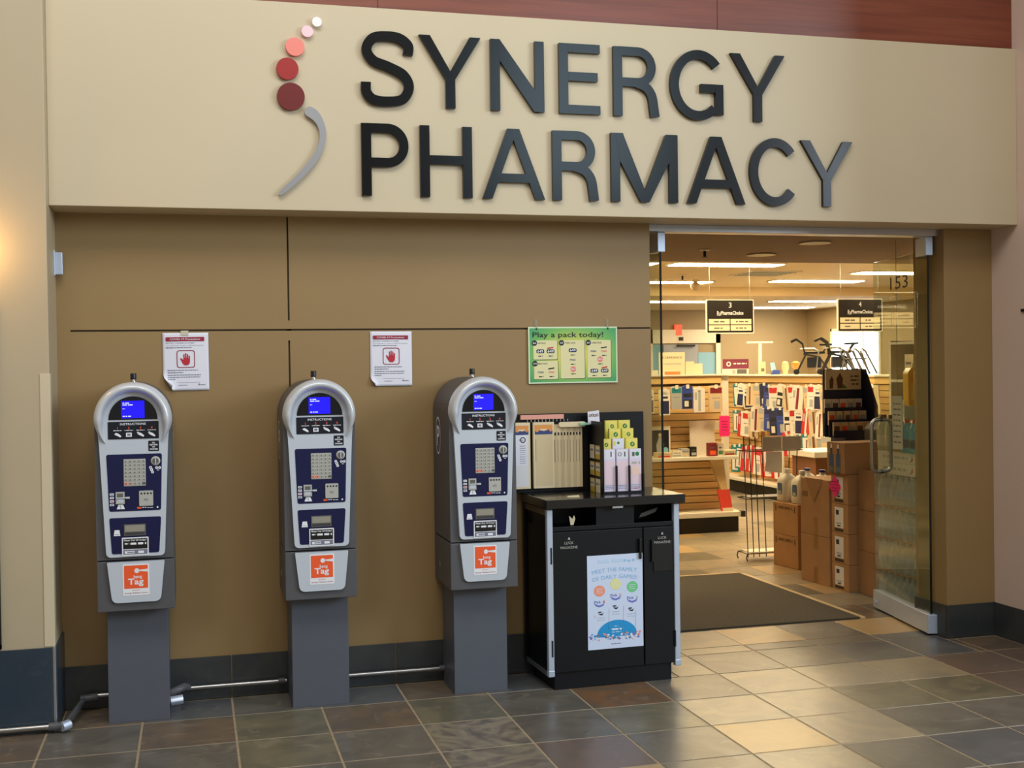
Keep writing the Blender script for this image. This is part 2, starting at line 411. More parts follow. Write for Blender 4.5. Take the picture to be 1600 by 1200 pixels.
def glyph(ch, w, h, t):
    """list of bands and polygons, origin bottom left"""
    s = t*.92; o = []
    bar = lambda x0, x1, z0, z1: o.append([(x0, z0), (x1, z0), (x1, z1), (x0, z1)])
    band = lambda P, tt=t: o.append(('band',)+ribbon(P, tt))
    if ch in 'EHPRNM': bar(0, t, 0, h)
    if ch == 'E':
        bar(t, w, 0, s); bar(t, w, h-s, h); bar(t, w*.94, h*.47, h*.47+s)
    elif ch == 'H': bar(w-t, w, 0, h); bar(t, w-t, h*.46, h*.46+s)
    elif ch == 'N':
        bar(w-t, w, 0, h); o.append([(t, h), (t*.62, h), (t, h*.70), (w-t*1.1, 0), (w-t*.6, 0), (w-t, h*.30)][::-1])
    elif ch == 'M':
        bar(w-t, w, 0, h); m_ = w/2
        o.append([(t*.55, h), (t*.9, h*.62), (m_-t*.48, 0), (m_+t*.06, 0), (m_+t*.02, h*.16), (t*1.35, h)]); o.append([(w-t*.55, h), (w-t*1.35, h), (m_-t*.02, h*.16), (m_-t*.06, 0), (m_+t*.48, 0), (w-t*.9, h*.62)])
    elif ch == 'Y':
        m_ = w/2; j = h*.40
        bar(m_-t/2, m_+t/2, 0, j+.01); k = t*1.16
        o.append([(0, h), (m_-t/2, j), (m_+t/2, j), (m_+t*.12, j+t*.62), (k, h)]); o.append([(w, h), (w-k, h), (m_-t*.12, j+t*.62), (m_-t/2, j), (m_+t/2, j)])
    elif ch == 'A':
        k = t*1.04; m_ = w/2
        o.append([(0, 0), (k, 0), (m_+k*.42, h), (m_-k*.62, h)]); o.append([(w, 0), (m_+k*.62, h), (m_-k*.42, h), (w-k, 0)]); bar(w*.22, w*.78, h*.235, h*.235+s)
    elif ch in 'PR':
        zb = h*(.40 if ch == 'P' else .43); rz = (h-zb-s)/2; cx = w-t/2-rz*.95
        if ch == 'R': cx = w*.93-t/2-rz*.95
        band([(t*.5, h-s/2), (cx, h-s/2)]+arc(cx, (h+zb)/2, rz*.95, rz, 88, -88, 20)+[(cx, zb+s/2), (t*.5, zb+s/2)], s*1.02)
        if ch == 'R': band(crom([(cx-.015, zb+s*.5), (w*.70, zb), (w*.83, zb-h*.12), (w*.875, h*.13), (w-t*.52, 0)], 8))
    elif ch == 'C': band(arc(w*.53, h/2, w*.53-t/2, h/2-t/2, 40, 320, 48), t)
    elif ch == 'G':
        band(arc(w*.53, h/2, w*.53-t/2, h/2-t/2, 40, 312, 48), t)
        bar(w-t*.94, w, h*.085, h*.52); bar(w*.57, w-t+.001, h*.52-s, h*.52)
    elif ch == 'S':
        band(crom([(w-t*.60, h*.70), (w*.90, h*.82), (w*.74, h*.915), (w*.50, h-t/2), (w*.24, h*.90), (t*.62, h*.75), (w*.24, h*.605), (w*.52, h*.53), (w*.80, h*.43), (w-t*.52, h*.27), (w*.78, h*.105), (w*.50, t/2), (w*.24, h*.085), (w*.105, h*.18), (t*.52, h*.315)], 7), t)
    return o
def letter(ch, x0, x1, z0, z1, label):
    w, h = x1-x0, z1-z0; D = .022; b = MB()
    for gi, g_ in enumerate(glyph(ch, w, h, .047)):
        D = .022+gi*.0004
        if g_[0] == 'band':
            L, R_ = [[(p[0]-w/2, p[1]-h/2) for p in q] for q in g_[1:]]; n = len(L)
            vs = [(p[0], y, p[1]) for y in (-D, 0) for p in L+R_]
            b.add(vs, [(i, n+i, n+i+1, i+1) for i in range(n-1)], 'letter')
            b.add(vs, [(i, i+1, 2*n+i+1, 2*n+i) for i in range(n-1)]+[(n+i, 3*n+i, 3*n+i+1, n+i+1) for i in range(n-1)]+[(0, 2*n, 3*n, n), (n-1, 2*n-1, 4*n-1, 3*n-1)], 'letter')
        else:
            P = [(p[0]-w/2, p[1]-h/2) for p in g_]
            ar = sum(P[i-1][0]*P[i][1]-P[i][0]*P[i-1][1] for i in range(len(P)))
            b.prism(P if ar > 0 else P[::-1], -D, 0, 'letter')
    o = b.build('sign_letter', loc=((x0+x1)/2, .0945, (z0+z1)/2))
    tag(o, label, 'letter', 'black raised letters of the fascia sign')
up_ = [('S', .237, .493, 2.828, 3.185, 'black letter S starting the upper sign row beside the red discs'), ('Y', .519, .824, 2.832, 3.179, 'black letter Y between the S and the N'),
       ('N', .872, 1.144, 2.832, 3.179, 'black letter N between a Y and the E'), ('E', 1.222, 1.436, 2.832, 3.179, 'black letter E between the N and an R'),
       ('R', 1.507, 1.753, 2.832, 3.179, 'black letter R between the E and the G'), ('G', 1.812, 2.105, 2.826, 3.184, 'black letter G between an R and a Y'),
       ('Y', 2.146, 2.454, 2.832, 3.179, 'black letter Y after the G, ending the upper sign row')]
lo_ = [('P', .235, .463, 2.401, 2.745, 'black letter P starting the lower sign row'), ('H', .517, .774, 2.401, 2.745, 'black letter H between the P and an A'),
       ('A', .824, 1.141, 2.401, 2.745, 'black letter A between the H and an R'), ('R', 1.182, 1.423, 2.401, 2.745, 'black letter R between an A and the M'),
       ('M', 1.489, 1.848, 2.401, 2.745, 'black letter M between an R and an A'), ('A', 1.899, 2.222, 2.401, 2.745, 'black letter A between the M and the C'),
       ('C', 2.249, 2.522, 2.396, 2.750, 'black letter C between an A and a Y'), ('Y', 2.542, 2.845, 2.401, 2.745, 'black letter Y after the C, ending the lower sign row')]
for a in up_+lo_: letter(*a)
for x, z, r, c, nm in ((.035, 3.210, .0225, (244, 240, 238), 'smallest, white round disc'), (-.010, 3.163, .027, (240, 206, 212), 'pale pink round disc'), (-.068, 3.088, .043, (238, 136, 122), 'salmon pink round disc'),
                      (-.105, 2.984, .051, (160, 34, 30), 'bright red round disc'), (-.091, 2.855, .064, (108, 22, 18), 'largest, dark red round disc')):
    n = 40
    m = mat('disc_'+nm.split()[0]+str(c[0]), c, .35)
    b = MB().prism([(r*math.cos(2*PI*k/n), r*math.sin(2*PI*k/n)) for k in range(n)], -.022, 0, m)
    o = b.build('sign_disc', bevel=.002, loc=(x, .0945, z)); tag(o, nm+' of the sign emblem on the fascia', 'disc', 'round discs of the sign emblem')
sw = [(-.013, 2.817), (.02, 2.803), (.043, 2.78), (.066, 2.73), (.071, 2.679), (.055, 2.609), (.015, 2.539), (-.066, 2.453), (-.138, 2.393), (-.157, 2.391), (-.150, 2.412), (-.075, 2.482), (-.014, 2.553), (.026, 2.614), (.041, 2.669), (.036, 2.714), (.013, 2.749), (-.037, 2.777)]
def smooth(pts, it=2, keep=()):
    for _ in range(it):
        o = []
        for i in range(len(pts)):
            a, b = Vector(pts[i]), Vector(pts[(i+1) % len(pts)])
            o += [tuple(a*.75+b*.25), tuple(a*.25+b*.75)]
        pts = o
    return pts
o = MB().prism(smooth(sw)[::-1], -.022, 0, mat('swoosh_grey', (168, 168, 170), .3, metal=.5)).build('sign_swoosh', loc=(0, .0945, 0)); tag(o, 'grey curved swoosh below the red discs of the sign', 'sign')

# ================================================================== PAY STATIONS
def ku(u, z, k=.985): return (u*k, 1.565+(z-1.565)*k)
def make_kiosk():
    t = thing('pay_station', 'x', 'pay station')
    YB = -.065; hw = .163
    def R(u0, u1, z0, z1, r=.0):
        (a, c), (b, d) = ku(u0, z0), ku(u1, z1)
        return rrect(a, b, c, d, r) if r else [(a, c), (b, c), (b, d), (a, d)]
    # pedestal and housings
    MB().box(-.132, .132, .035, .30, 0, .53, 'char2').build('pedestal', t, bevel=.003)
    MB().box(-.135, .135, .03, .30, 0, .004, 'char').build('base_flange', t)
    MB().box(-hw-.001, hw+.001, YB, .317, .522, .744, 'char').build('lower_housing', t, bevel=.003)
    n = 28; cz = 1.369
    prof = [(-hw, .750), (hw, .750)]+[(hw*math.cos(PI*i/n), cz+hw*math.sin(PI*i/n)) for i in range(n+1)]
    hs = MB().prism(prof, YB, .317, 'char').build('housing', t, bevel=.004)
    # white P in an oval on both flanks
    for sx in (-1, 1):
        b = MB(); b.X = Matrix.Translation((sx*(hw+.0012), .19, 1.245)) @ Matrix.Rotation(-sx*-PI/2 if sx > 0 else -PI/2, 4, 'Z')
        b.ring(0, 0, .054, .060, 0, 'white', 36, 1.55)
        b.text('P', 0.002, -.05, .10, 0, 'white', bold=.01)
        b.build('parking_emblem', hs)
    # silver bezel plate
    bz = [ku(-.124, .752), ku(.128, .752), ku(.150, 1.26), ku(.160, 1.363)]
    arc = [(.158*math.cos(PI*i/n), cz+.158*math.sin(PI*i/n)) for i in range(1, n)]
    pts = rpoly([ku(-.123, .752), ku(.127, .752), ku(.149, 1.26)]+arc+[ku(-.146, 1.26)], [.022, .022, .0]+[0]*len(arc)+[0], 6)
    Yf = YB-.022
    bzo = MB().prism(pts, Yf, YB+.001, 'silver').build('bezel', t, bevel=.006)
    # domed hood ring over the display, its ends running out to points
    K = 44; secs = 9; vs = []; cy = 1.3665
    for i in range(K+1):
        a = math.radians(-42+264*i/K)
        below = max(0.0, -math.sin(a))/math.sin(math.radians(42)) if math.sin(a) < 0 else 0.0
        below = min(1, below)
        ro = .167-.012*below; ri = .119+(.034)*below**1.3
        hgt = .050*(1-below)**.6+.003
        for j in range(secs):
            u = j/(secs-1); r = ri+(ro-ri)*u
            y = Yf+.004-hgt*math.sin(PI*(.04+.92*u))**.6
            if j in (0, secs-1): y = YB-.002 if j == secs-1 else Yf+.002
            vs.append((r*math.cos(a), y, cy+r*math.sin(a)))
    fs = [(i*secs+j, i*secs+j+1, (i+1)*secs+j+1, (i+1)*secs+j) for i in range(K) for j in range(secs-1)]
    MB().add(vs, fs, 'hood').build('hood', t, smooth=True)
    # display window
    y1 = Yf-.0025
    sp = [ku(-.104, 1.365), ku(.106, 1.365)]+[ku(.001+.105*math.cos(PI*i/20), 1.365+.104*math.sin(PI*i/20)) for i in range(1, 20)]
    so = MB().prism(sp, y1, Yf+.002, 'scrglass').build('display_window', t)
    (a, c), (b_, d) = ku(-.049, 1.372), ku(.050, 1.449)
    b = MB().rect(a, b_, c, d, y1-.0008, 'screen')
    b.dashes(a+.006, a+.034, d-.012, .0045, y1-.0016, 'scrtext', 1).dashes(a+.006, a+.05, d-.020, .0045, y1-.0016, 'scrtext', 2).dashes(a+.006, a+.016, d-.036, .003, y1-.0016, 'scrtext', 3).dashes(a+.006, a+.044, c+.006, .0045, y1-.0016, 'scrtext', 4)
    b.build('display', so)
    # instruction strip
    io = MB().prism(R(-.107, .110, 1.279, 1.357, .004), y1, Yf+.002, 'ink').build('instruction_panel', t)
    b = MB(); yy = y1-.0006
    x, z = ku(0, 1.341); b.text('INSTRUCTIONS', x, z, .0095, yy, 'white', bold=.012, fit=.108)
    for i, u in enumerate((-.066, -.018, .032, .080)):
        x, z = ku(u, 1.323); b.text(str(i+1), x, z, .0105, yy, 'orange', bold=.02)
        x, z = ku(u-.018, 1.316); b.dashes(x, x+.036, z, .0028, yy, 'white', i)
        x, z = ku(u, 1.297)
        if i == 1:
            b.rect(x-.012, x+.012, z-.008, z+.010, yy, 'white'); b.rect(x-.007, x+.007, z-.004, z+.006, yy-.0003, 'greyink')
        else:
            b.flat([(x-.014, z+.004), (x-.004, z-.002), (x+.012, z-.010), (x+.015, z-.004), (x+.006, z+.005), (x-.006, z+.011)], yy, 'white')
            if i >= 2: b.flat([(x-.016, z+.010), (x-.010, z+.004), (x-.004, z+.010), (x-.011, z+.014)], yy, 'white')
    b.build('instruction_print', io)
    # small black sticker
    so = MB().prism(R(.064, .110, 1.222, 1.269, .004), Yf-.0012, Yf+.001, 'ink').build('notice_sticker', t)
    b = MB()
    for i, s_ in enumerate(('NO', 'REFUND', 'NO', 'CHANGE')):
        x, z = ku(.087, 1.2565-i*.0095); b.text(s_, x, z, .0062, Yf-.0018, 'white', bold=.03, fit=.012 if i % 2 == 0 else .034)
    b.build('notice_print', so)
    # keypad panel
    ko = MB().prism(rpoly([ku(-.107, .957), ku(.114, .957), ku(.122, 1.211), ku(-.116, 1.211)], .010), Yf-.002, Yf+.002, 'navy').build('keypad_panel', t)
    yk = Yf-.002
    MB().prism(R(-.043, .051, 1.069, 1.189, .003), yk-.004, yk+.001, 'keys').build('keypad', ko, bevel=.001)
    kb = MB()
    for r in range(7):
        for c_ in range(5):
            x, z = ku(-.034+c_*.0192, 1.179-r*.0165)
            mk = 'keys'
            if r == 6: mk = 'salmon' if c_ < 2 else ('keydark' if c_ == 4 else 'keys')
            kb.box(x-.0068, x+.0068, yk-.0062, yk-.003, z-.0052, z+.0052, mk)
            kb.rect(x-.003, x+.003, z-.0025, z+.0025, yk-.0066, 'keydark')
    tag(kb.build('keys', ko), kind='stuff')
    x, z = ku(.094, 1.178)
    b = MB(); b.X = Matrix.Translation((x, yk, z)) @ Matrix.Rotation(PI/2, 4, 'X')
    b.lathe([(.0205, 0), (.0205, .004), (.018, .007), (.015, .008)], 'keys', n=24)
    b.lathe([(.0135, .007), (.013, .0095)], 'keydark', n=20); b.box(-.0022, .0022, -.013, .013, .009, .0125, 'silver')
    b.build('coin_knob', ko, smooth=True)
    b = MB(); y = yk-.0008
    for (u, z_, r) in ((.072, 1.149, .0062), (.076, 1.139, .0066), (.080, 1.128, .0062), (.098, 1.147, .0062), (.111, 1.147, .0062)):
        x, z = ku(u, z_); b.disc(x, z, r, y, 'white', 14); b.disc(x, z, r*.45, y-.0003, 'greyink', 10)
    x, z = ku(.104, 1.136); b.rect(x-.004, x+.004, z-.0015, z+.0015, y, 'white')
    for i, m_ in enumerate(('white', 'paper', 'crimson', 'white')):       # accepted-card marks
        x, z = ku(-.095, 1.034-i*.0155); b.rect(x-.0085, x+.0085, z-.0048, z+.0048, y, 'white')
        b.rect(x-.006, x+.006, z-.002, z+.002, y-.0003, ('greyink', 'greyink', 'redink', 'screen')[i] if i < 3 else 'navy')
    (x, z) = ku(-.058, .977); b.flat([(x-.017, z-.010), (x+.017, z-.010), (x+.010, z+.010), (x-.010, z+.010)], y, 'white')
    b.flat([(x-.0016, z-.007), (x+.0016, z-.007), (x+.0008, z+.007), (x-.0008, z+.007)], y-.0003, 'greyink'); b.rect(x-.009, x-.004, z+.001, z+.003, y-.0003, 'greyink')
    x, z = ku(.021, .970); b.rect(x-.009, x+.009, z-.004, z+.004, y, 'orange'); b.dashes(x+.012, x+.03, z-.001, .004, y, 'white', 3); b.dashes(x+.034, x+.06, z-.002, .003, y, 'white', 5); b.disc(x+.077, z, .004, y, 'white', 10)
    tag(b.build('pictograms', ko), kind='stuff')
    (a, c), (b_, d) = ku(-.079, .990), ku(-.041, 1.044)
    b = MB().box(a, b_, yk-.006, yk+.001, c, d, 'keys').box(a+.006, b_-.006, yk-.0066, yk-.004, (c+d)/2+.003, d-.006, 'keydark').box(a+.006, b_-.006, yk-.0066, yk-.004, c+.006, (c+d)/2-.003, 'silver')
    b.box(a+.002, b_+.022, yk-.011, yk-.003, (c+d)/2-.002, (c+d)/2+.002, 'silver'); b.box(b_+.004, b_+.022, yk-.010, yk-.002, (c+d)/2-.0045, (c+d)/2+.0045, 'keys')
    b.build('card_slot', ko, bevel=.0008)
    (a, c), (b_, d) = ku(.021, .978), ku(.081, 1.046)
    b = MB().prism(rrect(a, b_, c, d, .004), yk-.006, yk+.001, 'keys')
    for i in range(4): b.disc(a+.010+i*.0135, d-.012, .0042, yk-.0066, 'darkink', 12)
    b.ring((a+b_)/2+.002, (c+d)/2-.006, .004, .0056, yk-.0066, 'keydark', 14); b.rect((a+b_)/2-.010, (a+b_)/2-.004, (c+d)/2-.008, (c+d)/2-.004, yk-.0066, 'keydark')
    b.build('contactless_reader', ko)
    # receipt panel
    ro_ = MB().prism(rpoly([ku(-.099, .767), ku(.103, .767), ku(.114, .928), ku(-.108, .928)], .010), Yf-.002, Yf+.002, 'navy').build('receipt_panel', t)
    (a, c), (b_, d) = ku(-.046, .847), ku(.047, .898)
    MB().box(a, b_, yk-.003, yk+.001, c, d, 'keydark').rect(a+.004, b_-.004, c+.018, d-.004, yk-.0036, mat('receipt_flap', (150, 146, 132), .3)).rect(a+.004, b_-.004, c+.003, c+.014, yk-.0036, mat('receipt_dark', (62, 62, 64), .3)).build('receipt_flap', ro_)
    (x, z) = ku(-.076, .862); b = MB().flat([(x-.014, z-.014), (x+.014, z-.014), (x+.010, z+.012), (x-.010, z+.012)], y, 'white'); b.rect(x-.009, x+.009, z-.009, z-.007, y-.0003, 'greyink').build('receipt_pictogram', ro_)
    (a, c), (b_, d) = ku(-.056, .757), ku(.058, .839)
    no = MB().prism(rrect(a, b_, c, d, .004), yk-.0022, yk+.001, 'white').build('notice_label', ro_)
    b = MB(); y = yk-.003
    b.rect(a+.005, b_-.005, c+.030, d-.005, y, 'black').rect(a+.005, b_-.005, c+.006, c+.027, y, 'greyink')
    b.text('Meter Out Of Order?', (a+b_)/2, d-.016, .0085, y-.0004, 'white', bold=.015, fit=.094)
    b.dashes(a+.012, a+.03, d-.030, .006, y-.0004, 'white', 8); b.dashes(a+.036, b_-.010, d-.032, .009, y-.0004, 'white', 9)
    b.rect(a+.012, a+.052, c+.010, c+.021, y-.0004, 'white').rect(a+.068, a+.092, c+.010, c+.021, y-.0004, 'white'); b.rect(a+.022, a+.05, c+.013, c+.018, y-.0008, 'greyink')
    for v in range(len(b.v)): pass
    b.build('notice_print', ro_)
    # service door plate with the orange label
    po = MB().prism(rpoly([ku(-.102, .546), ku(.106, .546), ku(.125, .729), ku(-.122, .729)], [.026, .026, .006, .006], 6), YB-.014, YB+.001, 'silver').build('service_plate', t, bevel=.004)
    (a, c), (b_, d) = ku(-.056, .577), ku(.058, .718)
    MB().prism(rrect(a, b_, c, d, .006), YB-.0152, YB-.013, 'white').build('label', po)
    b = MB(); y = YB-.0158
    b.rect(a+.006, b_-.006, d-.108, d-.006, y, 'orange')
    hx, hz = a+.060, d-.030
    b.disc(hx, hz, .0105, y-.0004, 'white', 20); b.flat([(hx+.006, hz-.001), (b_-.006, hz-.0065), (b_-.006, hz+.0065), (hx+.006, hz+.003)], y-.0004, 'white')
    b.text('hang', a+.064, d-.063, .0145, y-.0004, 'white', bold=.012, xs=.95); b.text('Tag', a+.055, d-.090, .026, y-.0004, 'white', bold=.025, fit=.066)
    b.dashes(a+.040, a+.074, c+.021, .003, y, 'salmon', 4); b.text('Synergy Wellness Centre', (a+b_)/2, c+.008, .0062, y, 'crimson', fit=.098)
    b.build('label_print', po)
    # antenna stub
    ao = MB().lathe([(.012, 0), (.012, .018), (.010, .020)], 'steel', c=(-.004, .12, 1.526), n=16).build('antenna', t, smooth=True)
    MB().lathe([(.0135, .018), (.0135, .042), (.012, .046)], 'black', c=(-.004, .12, 1.526), n=16).build('cap', ao, smooth=True)
    # foot bolts' cover and lock on the flank
    MB().box(-hw-.004, -hw, .17, .19, .60, .63, 'steel').build('lock', t)
    return t
k2 = make_kiosk()
GK = 'pay stations along the olive wall'
k2.location = (.001, 0, 0); tag(k2, 'grey pay station in the middle of the row, by the poster with flat top corners', group=GK)
k1 = dup(k2, (-.814, 0, 0), None, 'grey pay station at the end of the row beside the cream column', GK)
k3 = dup(k2, (.772, 0, 0), None, 'grey pay station standing right next to the black lottery cabinet', GK)
# ================================================================== THINGS ON AND BY THE OLIVE WALL
# ---- left wall extras: lit sconce, dark panel in place of a recess, white wall bracket
t = thing('wall_sconce', 'glowing amber wall sconce on the cream column', 'lamp', (-1.53, 0, 2.12))
MB().box(-.05, .05, -.012, 0, -.11, .11, 'steel').build('back_plate', t, bevel=.003)
n = 16; vs = []
for z, r in ((-.13, .055), (-.08, .075), (.08, .085), (.14, .07)):
    vs += [(r*math.cos(PI+PI*i/n), -.010+r*.9*math.sin(PI+PI*i/n), z) for i in range(n+1)]
MB().add(vs, [(k*(n+1)+i, k*(n+1)+i+1, (k+1)*(n+1)+i+1, (k+1)*(n+1)+i) for k in range(3) for i in range(n)], mat('amber_glass', (255, 190, 90), .4, emit=3.0)).build('lamp_shade', t, smooth=True)
pl = bpy.data.lights.new('sconce_light', 'POINT'); pl.energy = 3.2; pl.color = (1.0, .60, .22); pl.shadow_soft_size = .05
po = bpy.data.objects.new('sconce_light', pl); COL.objects.link(po); po.parent = t; po.location = (.05, -.12, 0)
t = thing('recess_panel', 'dark framed panel standing in for a recess, on the cream column below the sconce', 'board', (-1.68, 0, 1.14))
MB().box(-.285, .285, -.012, 0, -.75, .75, 'black').build('panel', t)
MB().box(-.3, .3, -.022, 0, .74, .76, 'blackmatte').box(-.3, .3, -.022, 0, -.76, -.74, 'blackmatte').box(-.3, -.28, -.022, 0, -.76, .76, 'blackmatte').box(.28, .3, -.022, 0, -.76, .76, 'blackmatte').build('frame', t)
t = thing('wall_bracket', 'small white bracket screwed to the inner side of the cream column', 'bracket', (XL, .285, 2.085))
MB().box(0, .006, -.035, .03, -.058, .058, 'aluw').build('plate', t, bevel=.001)
MB().box(.006, .036, -.012, .02, -.052, .050, 'aluw').build('block', t, bevel=.002)
o = MB().box(-.012, 0, -.3, .062, -.008, .008, 'black').build('wall_plate', loc=(XR, 0, 1.851), bevel=.001); tag(o, 'slim black bar fixed to the pinkish return wall', 'plate')

# ---- conduit along the floor behind the pay stations, with its elbows
t = thing('conduit', 'galvanised conduit running low along the wall behind the pay stations', 'pipe', (0, 0, 0))
zc = .075
MB().cyl((-1.36, -.035, .030), (-1.19, -.035, .030), .0125, 'steel').build('pipe', t, smooth=True)
MB().cyl((-1.45, -.035, .030), (-1.36, -.035, .030), .0125, 'steel').build('pipe', t, smooth=True)
MB().cyl((-1.19, -.035, .030), (-1.135, -.035, .030), .019, 'char').build('elbow', t, smooth=True)
MB().cyl((-1.135, -.055, .030), (-1.105, -.03, .034), .021, 'aluw', n=8).build('elbow_cap', t, smooth=True)
MB().cyl((-1.125, -.035, .032), (-1.07, .255, .062), .014, 'alu').build('pipe', t, smooth=True)
MB().cyl((-1.085, .262, .062), (-1.01, .275, .066), .019, 'char').build('elbow', t, smooth=True)
for a, b_ in ((-1.01, -.85), (-.62, -.14), (.13, .64)):
    MB().cyl((a, .283, .070), (b_, .283, .070), .0105, 'steel').build('pipe', t, smooth=True)
for x in (-.16, .635):
    MB().cyl((x-.02, .283, .070), (x+.012, .283, .070), .016, 'char').build('connector', t, smooth=True)
t = thing('conduit_fitting', 'conduit elbow with a shiny cap beside the pay station by the column', 'pipe', (-.655, .20, .05))
MB().tube([(-.03, -.02, .03), (.0, -.02, .04), (.035, .0, .05), (.05, .06, .03)], .018, 'char').build('elbow', t, smooth=True)
MB().cyl((-.025, -.05, .0), (.03, -.045, .004), .022, 'aluw', n=8).build('cap', t, smooth=True)
MB().box(-.025, .02, -.04, .06, -.05, .012, 'char').build('support', t)

# ---- two precaution posters with curled corners, and the green pack poster
def poster(x0, z0, w, h, curl, label, tilt):
    t = thing('precautions_poster', label, 'poster', (x0, YW, z0), 0, 'precaution posters taped to the wall')
    nx, nz = 18, 24; vs = []
    dl = curl
    for j in range(nz+1):
        for i in range(nx+1):
            x, z = w*i/nx, h*j/nz
            y = -.004-.003*math.sin(PI*x/w*1.0)
            s_ = dl[0]*dl[1]/math.hypot(*dl)-(x*dl[1]+z*dl[0])/math.hypot(*dl)     # distance past the fold line
            if s_ > 0:
                nx_, nz_ = dl[1]/math.hypot(*dl), dl[0]/math.hypot(*dl)
                rr = .016; a = min(s_/rr, 2.3); rest = s_-a*rr if s_/rr > 2.3 else 0
                off = rr*math.sin(a)+rest*math.cos(a); outw = rr*(1-math.cos(a))+rest*math.sin(a)
                x += nx_*(s_-off); z += nz_*(s_-off); y -= outw
            vs.append((x, y, z))
    fs = [(j*(nx+1)+i, j*(nx+1)+i+1, (j+1)*(nx+1)+i+1, (j+1)*(nx+1)+i) for j in range(nz) for i in range(nx)]
    so = MB().add(vs, fs, 'paper').build('sheet', t, smooth=True)
    md = so.modifiers.new('solid', 'SOLIDIFY'); md.thickness = .0006
    Y = -.0085; b = MB()
    b.prism(rrect(w*.07, w*.91, h*.855, h*.925, .004), Y, Y+.0012, 'crimson')
    b.text('COVID-19 Precautions', w*.49, h*.874, .0085, Y-.0006, 'paper', bold=.01, fit=w*.66)
    b.text('PROTECT YOURSELF & OTHERS', w*.07, h*.815, .0046, Y, 'greyink', al='L', bold=.01, fit=w*.62)
    b.text('If you have fever, cough or difficulty breathing', w*.07, h*.775, .0042, Y, 'greyink', al='L', fit=w*.82); b.dashes(w*.07, w*.64, h*.738, .0034, Y, 'greyink', 2)
    cx, cz = w*.50, h*.545
    # rounded frame
    fo = rrect(cx-.042, cx+.042, cz-.042, cz+.042, .014, 5); fi = rrect(cx-.0385, cx+.0385, cz-.0385, cz+.0385, .011, 5)
    k = len(fo); b.add([(p[0], Y, p[1]) for p in fo+fi], [(i, (i+1) % k, k+(i+1) % k, k+i) for i in range(k)], 'crimson')
    hand = [(-.008, -.030), (.008, -.030), (.017, -.022), (.019, -.010), (.019, .014), (.0165, .0165), (.0135, .014), (.0135, .004), (.0115, .004), (.0110, .022), (.008, .0245), (.0055, .022), (.005, .005), (.003, .005), (.0025, .027), (-.0005, .0295), (-.003, .027), (-.0035, .005), (-.0055, .005), (-.006, .022), (-.0085, .0245), (-.011, .022), (-.0115, -.004), (-.023, .005), (-.0265, .004), (-.0255, -.0005), (-.016, -.020)]
    b.flat([(cx+p[0], cz+p[1]) for p in hand], Y, mat('hand_red', (186, 34, 56), .6))
    for i, (zz, f_) in enumerate(((.345, .82), (.305, .42), (.262, .9), (.225, .88), (.19, .2))):
        b.dashes(w*.10, w*.90, h*zz, .0034, Y, 'greyink', 10+i, f_ if True else 1)
    b.dashes(w*.30, w*.80, h*.135, .0012, Y, 'greyink', 30); b.dashes(w*.33, w*.52, h*.085, .003, Y, 'greyink', 31); b.disc(w*.78, h*.10, .004, Y, 'greyink', 10); b.dashes(w*.81, w*.92, h*.092, .003, Y, 'greyink', 33)
    b.build('print', t)
    t.rotation_euler = (0, tilt, 0)
    return t
p1 = poster(-.692, 1.487, .212, .275, (.062, .100), 'white precautions poster with a widely curled corner, above the station by the column', -.004)
MB().prism([(.085, .262), (.12, .262), (.12, .285), (.085, .285)], -.0105, -.009, mat('tape', (205, 198, 176), .2)).build('tape', p1)
p2 = poster(.297, 1.492, .210, .272, (.045, .066), 'white precautions poster with a slightly curled corner, beside the middle pay station', .003)
t = thing('pack_poster', 'green and yellow poster of game packs hanging on clear hooks', 'poster', (1.113, YW, 1.490))
w, h = .484, .292
gm = bpy.data.materials.new('green_print'); gm.use_nodes = True; nt = gm.node_tree
tc = nt.nodes.new('ShaderNodeTexCoord'); mp = nt.nodes.new('ShaderNodeMapping'); mp.inputs['Location'].default_value = (-.702, 0, -.672); mp.inputs['Scale'].default_value = (2.9, 0, 4.6)
gr_ = nt.nodes.new('ShaderNodeTexGradient'); gr_.gradient_type = 'SPHERICAL'; cr = nt.nodes.new('ShaderNodeValToRGB')
cr.color_ramp.elements[0].color = lin((24, 148, 104)); cr.color_ramp.elements[0].position = 0.0; cr.color_ramp.elements[1].color = lin((222, 214, 96)); cr.color_ramp.elements[1].position = .8
e_ = cr.color_ramp.elements.new(.35); e_.color = lin((116, 184, 92))
nt.links.new(tc.outputs['Object'], mp.inputs[0]); nt.links.new(mp.outputs[0], gr_.inputs[0]); nt.links.new(gr_.outputs[1], cr.inputs[0]); nt.links.new(cr.outputs[0], nt.nodes['Principled BSDF'].inputs['Base Color'])
nt.nodes['Principled BSDF'].inputs['Roughness'].default_value = .4
MB().box(0, w, -.012, -.006, 0, h, mat('poster_edge', (214, 232, 196), .5)).build('board', t)
MB().rect(.007, w-.007, .007, h-.007, -.0126, gm).build('background_print', t)
b = MB(); Y = -.0132
b.text('Play a pack today!', .022, h-.053, .026, Y-.0004, 'darkink', al='L', bold=.012, fit=.385)
pc = mat('pack_cream', (228, 220, 166), .5); shd = mat('pack_edge', (52, 96, 40), .6)
cards = [(.026, .155, .124, .222, '6', '649 PACK'), (.028, .157, .022, .116, '10', 'MAX PACK'), (.172, .303, .024, .222, '20', 'TRIPLE PACK'), (.318, .448, .026, .222, '24', 'SUPER PACK')]
